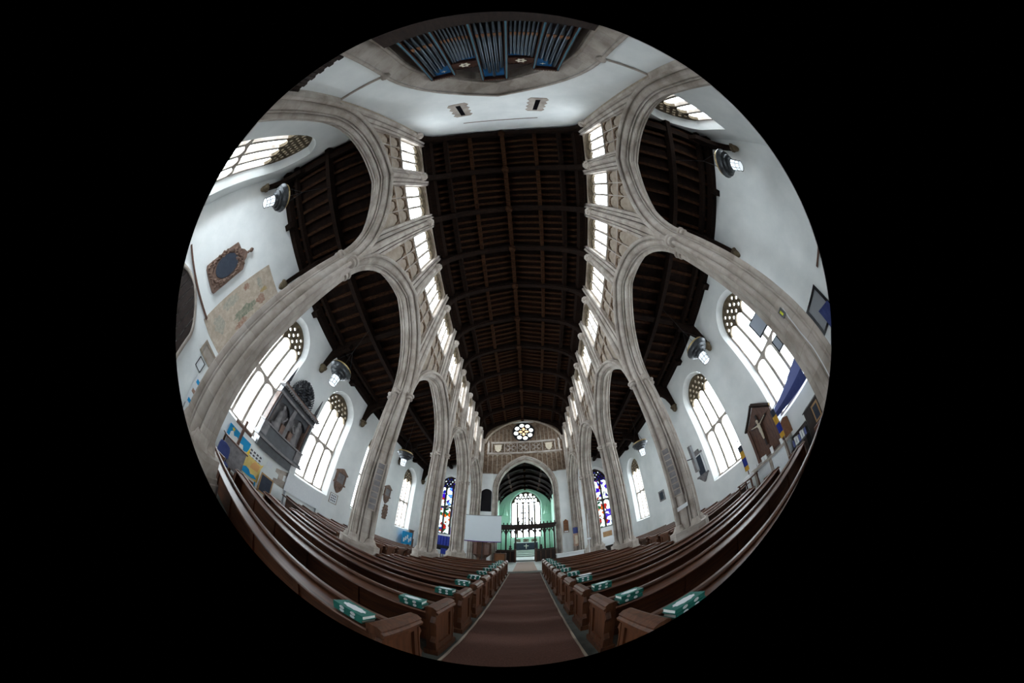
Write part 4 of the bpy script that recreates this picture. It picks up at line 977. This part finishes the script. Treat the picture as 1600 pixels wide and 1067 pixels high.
e = tag(empty('picture_map_stand', (-7.8, 3.55, 0)), 'yellow and blue picture map on a low stand in the north aisle', 'display board')
MB().box(-7.86, -7.82, 3.16, 3.96, .55, 1.28).build('board', 'poster_yellow', e)
MB().plate([(3.2, .58), (3.7, .58), (3.9, .66), (3.75, .75), (3.6, .7), (3.5, .82), (3.35, .85), (3.24, .78)], [], -7.82, -7.81, 'Y').build('blue_sea', 'poster_blue', e)
MB().plate([(3.5, .9), (3.85, .95), (3.9, 1.2), (3.65, 1.24), (3.55, 1.1)], [], -7.82, -7.812, 'Y').build('orange_land', 'poster_orange', e)
MB().plate([(3.22, 1.28), (3.34, 1.28), (3.30, 1.52)], [], -7.85, -7.83, 'Y').build('yellow_peak', 'star_yellow', e)
MB().plate([(3.84, 1.15), (3.95, 1.1), (4.02, 1.35)], [], -7.85, -7.83, 'Y').build('yellow_peak', 'star_yellow', e)
for y in (3.22, 3.9): MB().box(-7.9, -7.84, y-.02, y+.02, 0, .55).build('leg', 'poster_blue', e)
e = tag(empty('grey_desk_screen', (-7.5, 2.65, 0)), 'grey brown panelled desk front beside the wooden cross', 'desk')
MB().box(-7.54, -7.48, 2.2, 3.1, .35, 1.22).build('front_panel', 'grey_marble', e); MB().box(-7.9, -7.44, 2.15, 3.15, 1.2, 1.25).build('desk_top', 'mid_wood', e)
for y in (2.25, 3.05): MB().box(-7.88, -7.82, y-.03, y+.03, 0, 1.2).build('leg', 'mid_wood', e); MB().box(-7.54, -7.48, y-.03, y+.03, 0, .35).build('leg', 'mid_wood', e)
e = tag(empty('easel_blackboard', (-7.5, 4.15, 0)), 'small blackboard on a wooden A-frame easel in the north aisle', 'blackboard')
bb = MB().box(-.02, .0, -.22, .22, .42, 1.06).build('slate', 'slate_blue', e, local=True)
for a in ((-.25, -.21, .1, 1.12), (.21, .25, .1, 1.12), (-.25, .25, 1.06, 1.12), (-.25, .25, .36, .42)): MB().box(-.03, .012, a[0], a[1], a[2], a[3]).build('frame_bar', 'light_wood', e, local=True)
for y in (-.23, .23): MB().tube([(-.02, y, 1.1), (-.42, y, .02)], .018, 6).build('rear_leg', 'light_wood', e, local=True); MB().tube([(-.01, y, .12), (.03, y, .0)], .02, 6).build('front_foot', 'light_wood', e, local=True)
e.rotation_euler = (0, 0, -.35)
e = tag(empty('white_noticeboard', (-8.6, 6.2, 0)), 'plain white board leaning under the second north window', 'board')
MB().box(-8.68, -8.62, 5.68, 7.9, .95, 1.86).build('board', 'paper', e); 
for y in (5.8, 7.7): MB().box(-8.70, -8.66, y-.03, y+.03, 0, 1.0).build('leg', 'grey', e)
tag(MB().plate([(5.1, .95), (5.72, .95), (5.74, 1.3), (5.55, 1.3), (5.55, 1.55), (5.72, 1.6), (5.72, 1.78), (5.1, 1.62), (5.1, 1.45), (5.3, 1.42), (5.3, 1.2), (5.1, 1.15)], [], XW+.002, XW+.02, 'Y').build('exposed_stone', 'stone', None), 'patch of exposed brown stonework below the tomb', 'stonework')
e = tag(empty('office_chair', (-6.9, 2.15, 0)), 'navy blue padded chair behind the back pews on the left', 'chair')
MB().lathe([(.21, 0), (.235, .03), (.235, .06), (.2, .09)], (-6.9, 2.15, .42), 16).build('seat', 'navy_cloth', e, smooth=50)
MB().plate([(1.93, .62), (2.37, .62), (2.36, .88), (2.32, 1.0), (2.15, 1.04), (1.98, 1.0), (1.94, .88)], [], -7.12, -7.06, 'Y').build('backrest', 'navy_cloth', e)
for a, b in ((-7.08, 1.98), (-7.08, 2.32), (-6.74, 1.98), (-6.74, 2.32)): MB().tube([(a, b, 0), (a, b, .44)], .014, 6).build('leg', 'black_iron', e)
for b in (1.98, 2.32): MB().tube([(-7.08, b, .44), (-7.09, b, .8)], .013, 6).build('back_post', 'black_iron', e)
# north-east corner
e = tag(empty('blue_display_board', (-8.3, 16.6, 0)), 'blue and white folding display board at the end of the north aisle', 'display board')
MB().box(-8.36, -8.30, 15.8, 17.3, .6, 1.72).build('panel', 'poster_blue', e)
for k in range(5): MB().box(-8.30, -8.29, 15.9+.27*k, 16.1+.27*k, .8+.15*(k % 3), 1.15+.15*(k % 3)).build('sheet', 'paper', e)
for y in (15.9, 17.2): MB().box(-8.4, -8.26, y-.03, y+.03, 0, .6).build('leg', 'grey', e)
tag(MB().box(-8.6, -8.5, 17.3, 17.9, 1.2, 1.95).add([], []).box(-8.65, -8.45, 17.25, 17.95, 1.95, 2.0).box(-8.65, -8.45, 17.25, 17.95, 0, 1.2).build('wooden_cabinet', 'mid_wood'), 'small brown cabinet in the north-east corner', 'cabinet')
e = tag(empty('curtained_altar', (-6.2, 18.5, 0)), 'royal blue curtain over a black table below the north stained glass', 'table')
m = MB(); us_ = lin(-6.95, -5.5, 40); m.strip(us_, lambda u: 1.2, 2.1, 18.75, 18.8, 'X')
m.v = [(x, y+.03*math.sin(x*26), z) for x, y, z in m.v]; m.build('curtain', 'royal_blue', e, smooth=50)
MB().box(-7.0, -5.45, 18.2, 18.7, .75, 1.2).build('table_top', 'tv_black', e)
for x in (-6.9, -5.6): 
    for y in (18.25, 18.62): MB().box(x-.04, x+.04, y-.04, y+.04, 0, .75).build('leg', 'dark_wood', e)
e = tag(empty('blue_chair', (-5.75, 17.7, 0)), 'blue upholstered chair before the black table', 'chair')
MB().box(-6.0, -5.5, 17.45, 17.95, .42, .48).build('seat', 'royal_blue', e); MB().box(-5.99, -5.51, 17.43, 17.47, .5, .95).build('backrest', 'royal_blue', e)
for x in (-5.97, -5.53):
    for y in (17.46, 17.92): MB().box(x-.02, x+.02, y-.02, y+.02, 0, .42 if y > 17.6 else .95).build('leg', 'mid_wood', e)

# ================================================================ SOUTH AISLE FURNISHINGS
e = tag(empty('crucifix_shrine', (8.1, 4.65, 1.1)), 'gabled wooden war shrine panel carrying a crucifix', 'shrine')
MB().box(8.14, 8.2, 3.98, 5.3, 1.15, 2.72).build('back_panel', 'mid_wood', e)
MB().plate([(3.98, 2.72), (5.3, 2.72), (4.64, 3.25)], [], 8.14, 8.2, 'Y').build('gable_panel', 'mid_wood', e)
for y in (3.98, 5.3, 4.64): MB().box(8.09, 8.15, y-.06, y+.06, 1.15, 2.72).build('stile', 'mid_wood', e)
for z in (1.2, 1.5, 2.66): MB().box(8.1, 8.15, 3.98, 5.3, z-.05, z+.05).build('rail', 'mid_wood', e)
for a, b in (((3.86, 2.68), (4.64, 3.36)), ((5.42, 2.68), (4.64, 3.36))):
    MB().tube([(8.08, a[0], a[1]), (8.08, b[0], b[1])], .075, 4).build('gable_moulding', 'dark_wood', e)
cr = MB().box(8.02, 8.07, 4.61, 4.68, 1.55, 2.9).build('cross_upright', 'dark_wood', e); MB().box(8.02, 8.07, 4.18, 5.08, 2.52, 2.6).build('cross_arm', 'dark_wood', e)
fg = MB().lathe([(.03, 1.86), (.05, 2.0), (.055, 2.15), (.07, 2.22), (.06, 2.35), (.085, 2.48), (.03, 2.54), (.055, 2.60), (.05, 2.68), (.01, 2.71)], (7.98, 4.64, 0), 10)
for d in (-1, 1): fg.tube([(7.99, 4.64+d*.05, 2.47), (8.0, 4.64+d*.22, 2.52), (8.0, 4.64+d*.40, 2.58)], [.035, .026, .018], 7)
fg.build('corpus', 'ivory', e, smooth=60)
e = tag(empty('stone_side_altar', (7.9, 4.55, 0)), 'pale stone altar table beneath the wooden crucifix shrine', 'altar')
MB().box(7.62, 8.28, 3.6, 5.5, 1.02, 1.12).build('slab', 'stone', e); MB().box(7.72, 8.25, 3.7, 5.4, 0, 1.02).build('body', 'paper', e)
for y in (3.72, 4.55, 5.38): MB().box(7.68, 7.74, y-.06, y+.06, 0, 1.02).build('pilaster', 'stone', e)
for i, (y, h) in enumerate(((3.85, .22), (4.35, .26), (4.72, .18), (4.86, .2), (5.28, .12))):
    o = MB().box(7.7, 7.74, y-.06, y+.06, 1.12, 1.12+h); o.box(7.74, 7.80, y-.05, y+.05, 1.12, 1.14)
    tag(o.build('prayer_card', 'white'), 'white folded card on the stone side altar, %s from the right' % ORD[i], 'card', 'cards on the side altar')
for y, d, lb in ((5.42, 1, 'left'), (3.72, -1, 'right')):
    e = tag(empty('processional_flag', (7.5, y+d*.12, 0)), 'gold and navy flag on a pole, %s of the crucifix shrine' % lb, 'flag')
    MB().tube([(7.50, y+d*.12, 0), (7.50, y+d*.12, 2.6)], .018, 6).build('pole', 'mid_wood', e); MB().blob((7.5, y+d*.12, 2.64), (.03, .03, .06), 6).build('finial', 'lamp_gold', e)
    for nm, z0, z1, mt_ in (('gold_stripe', 1.85, 2.15, 'flag_gold'), ('blue_stripe', 1.5, 1.85, 'royal_blue'), ('gold_stripe', 1.3, 1.5, 'flag_gold'), ('blue_stripe', 2.15, 2.4, 'slate_blue')):
        m = MB().strip(lin(y+d*.12-.10, y+d*.12+.10, 13), z0, z1, 7.47, 7.485, 'Y'); m.v = [(x+.03*math.sin(yy*34), yy, z+(z-1.9)*.0) for x, yy, z in m.v]; m.build(nm, mt_, e, smooth=50)
e = tag(empty('blue_drape', (8.2, 3.0, 1.95)), 'long blue cloth draped across the sill of the nearest south window', 'drape')
for j, (mt_, o0, o1) in enumerate((('navy_cloth', 0, .5), ('pale_blue_cloth', .5, 1.))):
    vs = []; n1 = 24
    for i in range(n1):
        t = i/(n1-1); y = 3.82-1.75*t; zl = 2.05-.12*t; zh = 2.40+.42*t**1.1
        for q in (0, .5, 1):
            v = o0+(o1-o0)*q; vs.append((8.16-.05*math.sin(math.pi*v)+.018*math.sin(9*v+3*t), y, zl+(zh-zl)*v)); 
    fsx = [(3*i+q, 3*i+q+1, 3*i+q+4, 3*i+q+3) for i in range(n1-1) for q in (0, 1)]
    m = MB().add(vs, fsx); m.add([(a+.012, b, c) for a, b, c in vs], [f_[::-1] for f_ in fsx]); m.build('cloth_fold', mt_, e, smooth=60)
MB().tube([(8.22, 3.95, 2.42), (8.22, 1.9, 2.86)], .015, 6).build('rod', 'black_iron', e)
tag(MB().plate([(3.5, 1.12), (3.9, 1.12), (3.9, 1.75), (3.7, 1.86), (3.5, 1.75)], [], XS-.002, XS-.04, 'Y').build('wooden_plaque', 'light_wood' if False else 'gold_brown'), 'plain brown wooden plaque on the south wall right of the shrine', 'plaque')
e = tag(empty('book_cupboard', (7.85, 2.3, 0)), 'dark wooden cupboard with glazed door under the south window', 'cupboard')
MB().box(7.7, 8.25, 1.95, 2.65, 0, 1.22).build('carcass', 'dark_wood', e); MB().box(7.67, 7.7, 2.0, 2.3, .55, 1.15).build('door', 'light_wood', e); MB().box(7.655, 7.67, 2.05, 2.25, .62, 1.08).build('pane', 'slate_blue', e); MB().box(7.65, 8.27, 1.92, 2.68, 1.22, 1.26).build('top', 'dark_wood', e)
e = tag(empty('leaflet_shelf', (7.95, 3.2, 0)), 'low dark shelf holding blue and white leaflets in the south aisle', 'shelf')
MB().box(7.7, 8.25, 2.85, 3.6, 0, .55).build('carcass', 'dark_wood', e); MB().box(8.15, 8.22, 2.85, 3.6, .55, .95).build('back', 'dark_wood', e)
for k in range(7): MB().box(8.02, 8.12, 2.9+.1*k, 2.98+.1*k, .56, .80+.03*(k % 3)).build('leaflet', ('pale_blue_cloth', 'white', 'paper')[k % 3], e)
e = tag(empty('side_table', (7.0, 5.3, 0)), 'small reddish wooden table with turned legs near the side altar', 'table')
MB().box(6.75, 7.3, 4.95, 5.65, .98, 1.03).build('table_top', 'mid_wood', e)
for x in (6.8, 7.25):
    for y in (5.0, 5.6): MB().lathe([(.03, 0), (.022, .2), (.04, .5), (.025, .8), (.035, .98)], (x, y, 0), 8).build('leg', 'mid_wood', e, smooth=50)
tag(MB().box(6.85, 7.15, 5.05, 5.4, 1.031, 1.12).box(6.87, 7.13, 5.07, 5.38, 1.12, 1.14).build('white_box', 'white'), 'white lidded box standing on the small side table', 'box')
e = tag(empty('framed_picture', (XS, .22, 2.0)), 'dark framed picture on the south wall partly covered by blue cloth', 'picture')
MB().box(XS-.02, XS-.002, -.15, .6, 2.05, 2.98).build('picture_sheet', 'grey', e)
for a in ((-.24, .68, 2.96, 3.06), (-.24, .68, 1.96, 2.06), (-.24, -.14, 2.06, 2.96), (.58, .68, 2.06, 2.96)): MB().box(XS-.06, XS-.002, *a).build('frame_bar', 'tv_black', e)
m = MB().strip(lin(-.2, .3, 13), lambda u: 1.6, lambda u: 2.55-.5*(.3-u), XS-.10, XS-.09, 'Y'); m.v = [(x-.02*math.sin(y*40), y, z) for x, y, z in m.v]
m.build('blue_cloth', 'navy_cloth', e, smooth=50)
e = tag(empty('wall_box', (3.55, .6, 2.7)), 'small black electrical box with yellow mark on the nearest south pillar', 'box')
MB().box(3.53, 3.585, .53, .62, 2.68, 2.82).build('case', 'tv_black', e); MB().box(3.523, 3.53, .565, .60, 2.71, 2.79).build('yellow_mark', 'hi_vis', e)
tag(MB().tube([(3.58, .52, 2.78), (3.56, .55, 2.6), (3.575, .57, 2.3), (3.55, .55, 2.0), (3.56, .56, 1.6), (3.555, .56, 1.3), (3.50, .55, 1.18), (3.37, .55, .99), (3.335, .55, .7), (3.335, .55, .02)], .010, 6).build('white_cable', 'cable_white'), 'white cable running down the nearest south pillar', 'cable')
for nm, lab, cx, cy, cz, w_, h_ in (('wall_monitor', 'larger flat screen mounted on the nearest south pillar', 4.0, 1.12, 3.28, .34, .36), ('wall_monitor', 'smaller flat screen below on the nearest south pillar', 4.0, 1.10, 2.72, .16, .24)):
    e = tag(empty(nm, (cx, cy, cz)), lab, 'monitor', 'pillar monitors')
    Rm = Matrix.Translation(Vector((cx, cy, cz))) @ Matrix.Rotation(math.radians(205), 4, 'Z')
    MB().box(-.02, .03, -w_/2, w_/2, -h_/2, h_/2).xf(Rm).build('casing', 'tv_black', e); MB().box(.03, .034, -w_/2+.02, w_/2-.02, -h_/2+.02, h_/2-.02).xf(Rm).build('display', 'tv_glass', e)
    MB().tube([(4.03, .98, cz), (4.03, 1.1, cz), (cx, cy, cz)], .015, 6).build('bracket', 'black_iron', e)
# ================================================================ EAST END
e = tag(empty('projection_screen', (-2.85, 16, 1.9)), 'large white projection screen before the north side of the chancel arch', 'screen')
MB().add([(-4.02, 16., 3.99), (-1.6, 16.3, 4.06), (-1.6, 16.3, 1.98), (-4.01, 16., 1.94), (-4.02, 16.02, 3.99), (-1.6, 16.32, 4.06), (-1.6, 16.32, 1.98), (-4.01, 16.02, 1.94)], [(0, 1, 2, 3), (4, 7, 6, 5), (0, 4, 5, 1), (1, 5, 6, 2), (2, 6, 7, 3), (3, 7, 4, 0)]).build('screen_fabric', 'screen_white', e)
MB().tube([(-4.04, 16.0, 1.93), (-1.58, 16.3, 1.97)], .035, 8).build('bottom_bar', 'purple', e); MB().tube([(-4.04, 16.0, 4.0), (-1.58, 16.3, 4.07)], .025, 8).build('top_bar', 'grey', e)
MB().tube([(-2.8, 16.25, .1), (-2.8, 16.25, 4.0)], .025, 8).build('stand_pole', 'black_iron', e)
for k in range(3):
    a = 2*math.pi*k/3+.5; MB().tube([(-2.8, 16.25, .7), (-2.8+.5*math.cos(a), 16.25+.5*math.sin(a), .0+.12)], .016, 6).build('stand_leg', 'black_iron', e)
e = tag(empty('pulpit', (-3.0, 17.6, .12)), 'carved brown wooden pulpit below the projection screen', 'pulpit')
MB().lathe([(.32, .12), (.34, .55), (.62, .8), (.66, .85), (.64, .9), (.64, 1.75), (.72, 1.82), (.72, 1.9), (.6, 1.92)], (-3.05, 17.7, 0), 8, a0=math.pi/8).build('drum', 'mid_wood', e)
for k in range(8):
    a = 2*math.pi*k/8+math.pi/8; MB().tube([(-3.05+.655*math.cos(a), 17.7+.655*math.sin(a), .9), (-3.05+.655*math.cos(a), 17.7+.655*math.sin(a), 1.78)], .04, 6).build('corner_shaft', 'mid_wood', e)
MB().add([(-3.2, 17.1, 1.95), (-2.6, 17.1, 1.95), (-2.6, 17.45, 2.12), (-3.2, 17.45, 2.12), (-3.2, 17.1, 1.90), (-2.6, 17.1, 1.90), (-2.6, 17.45, 2.07), (-3.2, 17.45, 2.07)], [(0, 1, 2, 3), (4, 7, 6, 5), (0, 4, 5, 1), (1, 5, 6, 2), (2, 6, 7, 3), (3, 7, 4, 0)]).build('book_rest', 'dark_wood', e)
e = tag(empty('reading_desk', (-1.7, 16.9, .12)), 'low wooden reading desk left of the screen entrance', 'desk')
MB().box(-2.12, -1.3, 16.85, 17.3, .98, 1.04).build('desk_top', 'mid_wood', e); MB().box(-2.05, -1.4, 16.9, 16.95, .12, .98).build('front_panel', 'gold_brown', e)
for x in (-2.08, -1.34): MB().box(x-.03, x+.03, 16.87, 17.28, .12, .98).build('side_panel', 'mid_wood', e)
for s, x0, x1, lb in ((-1, -2.2, -.78, 'left'), (1, .74, 2.2, 'right')):
    e = tag(empty('choir_desk', (s*1.5, 18.9, .12)), 'dark carved choir desk front %s of the chancel entrance' % lb, 'desk')
    MB().box(x0, x1, 18.8, 18.9, .12, 1.12).build('front_panel', 'dark_wood', e)
    for i in range(5): MB().box(x0+(x1-x0)*i/4-.03, x0+(x1-x0)*i/4+.03, 18.77, 18.8, .12, 1.12).build('muntin', 'mid_wood', e)
    MB().box(x0-.03, x1+.03, 18.74, 19.0, 1.12, 1.17).build('top_rail', 'dark_wood', e)
    xx = -1.14 if s < 0 else 1.14
    MB().lathe([(.07, 1.17), (.06, 1.3), (.13, 1.38), (.12, 1.45), (.05, 1.5), (.10, 1.58), (.02, 1.72)], (xx, 18.86, 0), 8).build('poppyhead', 'dark_wood', e, smooth=50)
    xx = x1 if s < 0 else x0
    MB().box(xx-.06, xx+.06, 18.6, 19.1, .12, 1.35).build('end_panel', 'mid_wood', e)
# rood screen
SY = 19.45
e = tag(empty('chancel_screen', (.0, SY, .12)), 'dark openwork wooden screen with cross across the chancel arch', 'screen')
posts = [-2.25, -1.52, -.78, .72, 1.47, 2.22]
for x in posts: MB().box(x-.06, x+.06, SY-.07, SY+.07, .12, 3.35).build('post', 'dark_wood', e)
for a, b in ((0, 1), (1, 2), (3, 4), (4, 5)):
    x0, x1 = posts[a]+.06, posts[b]-.06
    MB().box(x0, x1, SY-.03, SY+.03, .12, 1.2).build('dado_panel', 'mid_wood', e); MB().box(x0, x1, SY-.05, SY+.05, 1.2, 1.28).build('mid_rail', 'dark_wood', e)
    xm = (x0+x1)/2; MB().box(xm-.025, xm+.025, SY-.03, SY+.03, 1.28, 3.0).build('mullion', 'dark_wood', e)
    for u0, u1 in ((x0, xm), (xm, x1)):
        c = (u0+u1)/2; hw = (u1-u0)/2-.01; pts = [(u0, 3.3), (u0, 2.72)]+[(c-hw*math.cos(t)*(1-.25*abs(math.sin(2*t))**3), 2.72+.36*math.sin(t)*(1-.2*abs(math.sin(3*t))**3)) for t in lin(0, math.pi, 13)]+[(u1, 2.72), (u1, 3.3)]
        MB().plate(pts, [circ(u0+.07, 3.14, .05, 7), circ(u1-.07, 3.14, .05, 7)], SY-.025, SY+.025, 'X').build('tracery_head', 'dark_wood', e)
x0, x1 = -.72, .66; c = -.03
for i in range(3):
    u0 = x0+.46*i; u1 = u0+.46; cc = (u0+u1)/2; zt_ = 2.85 if i == 1 else 2.78
    pts = [(u0, 3.3), (u0, zt_)]+[(cc-.22*math.cos(t)*(1-.25*abs(math.sin(2*t))**3), zt_+.3*math.sin(t)) for t in lin(0, math.pi, 13)]+[(u1, zt_), (u1, 3.3)]
    MB().plate(pts, [circ(u0+.06, 3.17, .045, 7), circ(u1-.06, 3.17, .045, 7)], SY-.025, SY+.025, 'X').build('tracery_head', 'dark_wood', e)
MB().box(-2.33, 2.36, SY-.12, SY+.12, 3.3, 3.45).build('cornice', 'dark_wood', e); MB().box(-2.36, 2.4, SY-.18, SY+.18, 3.45, 3.66).build('cornice_top', 'dark_wood', e)
for i in range(17):
    x = -2.28+.285*i
    MB().lathe([(.05, 0), (.03, .06), (.06, .1), (.015, .2)], (x, SY-.1, 3.66), 6).build('cresting_finial', 'dark_wood', e)
cx = -.03
MB().tube([(cx-.5*math.cos(t), SY, 3.66+.62*math.sin(t)**.8) for t in lin(0, math.pi, 17)], .045, 6).build('central_arch', 'dark_wood', e)
for d in (-.55, .55): MB().lathe([(.06, 0), (.05, .45), (.09, .5), (.02, .75)], (cx+d, SY, 3.66), 6).build('pinnacle', 'dark_wood', e)
MB().box(cx-.04, cx+.04, SY-.03, SY+.03, 3.66, 5.15).build('cross_upright', 'dark_wood', e); MB().box(cx-.3, cx+.3, SY-.03, SY+.03, 4.72, 4.80).build('cross_arm', 'dark_wood', e)
for px_, pz in ((cx-.3, 4.76), (cx+.3, 4.76), (cx, 5.17)): MB().blob((px_, SY, pz), (.07, .04, .07), 8).build('cross_boss', 'dark_wood', e)
# altar
AY = 29.4
e = tag(empty('high_altar', (.05, AY, .97)), 'high altar with dark blue frontal and white cross', 'altar')
MB().box(-1.35, 1.4, AY, AY+.9, .97, 2.02).build('frontal', 'slate_blue', e); MB().box(-1.45, 1.5, AY-.05, AY+.95, 2.02, 2.12).build('altar_cloth', 'white', e)
MB().box(.03, .11, AY-.02, AY, 1.15, 1.85).build('cross_upright', 'cream', e); MB().box(-.2, .34, AY-.02, AY, 1.52, 1.60).build('cross_arm', 'cream', e)
e = tag(empty('reredos', (.05, 31.0, .97)), 'pale green reredos with three leafy panels behind the altar', 'reredos')
MB().box(-2.0, 2.1, 30.9, 31.15, .97, 2.75).build('panel_wall', 'plaster_green', e)
for i in range(3):
    c = -.95+1.0*i; MB().box(c-.35, c+.35, 30.85, 30.9, 2.1, 2.6).build('panel', 'paint_green', e)
    m = MB()
    for k in range(14): m.blob((c+random.uniform(-.28, .28), 30.84, 2.2+random.uniform(0, .4)), (.06, .04, .07), 6, .6)
    m.build('carved_leaves', 'shaded_brown_stone', e)
for s in (-1, 1):
    e = tag(empty('wall_niche_canopy', (s*2.55, 31.1, 4.5)), 'pale green canopied niche %s of the east window' % ('left' if s < 0 else 'right'), 'niche')
    MB().lathe([(.1, 4.2), (.34, 4.5), (.36, 4.7), (.3, 4.75)], (s*2.6+.05, 31.1, 0), 6).build('bracket', 'plaster_green', e)
    MB().lathe([(.38, 6.2), (.4, 6.3), (.36, 6.5), (.22, 7.1), (.05, 7.9)], (s*2.6+.05, 31.1, 0), 6).build('spire', 'plaster_green', e)
    for k in range(3):
        for j in range(6): MB().blob((s*2.6+.05+(k-1)*.2, 30.85+.1*abs(k-1), 6.35+.22*j-(.1*abs(k-1))), (.05, .05, .06), 6).build('crocket', 'plaster_green', e)
# right of the chancel arch
e = tag(empty('hymn_board', (3.13, 19.1, 2.5)), 'brown wooden hymn board with a white strip on the chancel wall', 'board')
MB().plate([(2.94, 2.52), (3.33, 2.52), (3.33, 3.6), (3.22, 3.7), (3.135, 3.78), (3.05, 3.7), (2.94, 3.6)], [], 19.10, 19.135, 'X').build('board', 'gold_brown', e); MB().box(2.98, 3.29, 19.09, 19.10, 2.56, 2.68).build('white_strip', 'white', e)
for z in (2.9, 3.15, 3.4): MB().box(2.96, 3.31, 19.085, 19.1, z-.012, z+.012).build('slot_rail', 'dark_wood', e)
e = tag(empty('blue_banner', (3.8, 18.85, .1)), 'blue headed pink banner on a stand beside the south respond', 'banner')
MB().box(3.62, 4.04, 18.83, 18.85, 1.1, 2.3).build('pink_cloth', 'paint_red', e); MB().box(3.6, 4.06, 18.82, 18.85, 2.3, 2.85).build('blue_head', 'navy_cloth', e); MB().tube([(3.83, 18.87, .0), (3.83, 18.87, 2.9)], .015, 6).build('pole', 'mid_wood', e); MB().box(3.72, 3.94, 18.82, 18.83, 1.3, 2.1).build('print', 'ivory', e)
MB().lathe([(.2, 0), (.18, .04), (.03, .06)], (3.83, 18.87, 0), 10).build('base', 'mid_wood', e)
tag(MB().box(2.2, 4.12, 17.9, 18.5, .125, .6).box(2.16, 4.16, 17.86, 18.54, .6, .68).build('white_platform', 'white'), 'low white topped platform in front of the right chancel pier', 'platform')
e = tag(empty('leaning_pole', (4.25, 14.1, 0)), 'pale pole leaning on the fourth south pillar', 'pole')
MB().tube([(3.55, 14.0, .7), (3.66, 14.25, 3.4)], .02, 6).build('rod', 'white', e); MB().box(3.5, 3.68, 14.0, 14.12, 1.55, 1.68).build('holder', 'paper', e); MB().tube([(3.5, 13.9, .0), (3.55, 14.0, .7)], .02, 6).build('rod_foot', 'white', e)
e = tag(empty('south_chapel_altar', (6.4, 18.8, 0)), 'white clothed altar with gold panel below the south stained glass', 'altar')
MB().box(5.3, 7.3, 18.5, 19.1, .05, 1.15).build('white_cloth', 'white', e); MB().box(5.2, 7.4, 19.1, 19.18, 1.15, 2.2).build('reredos', 'white', e); MB().box(6.05, 6.8, 19.06, 19.1, 1.35, 1.85).build('gold_panel', 'light_wood', e); MB().box(5.4, 7.2, 18.2, 18.45, .0, .5).build('kneeler_rail', 'dark_wood', e)
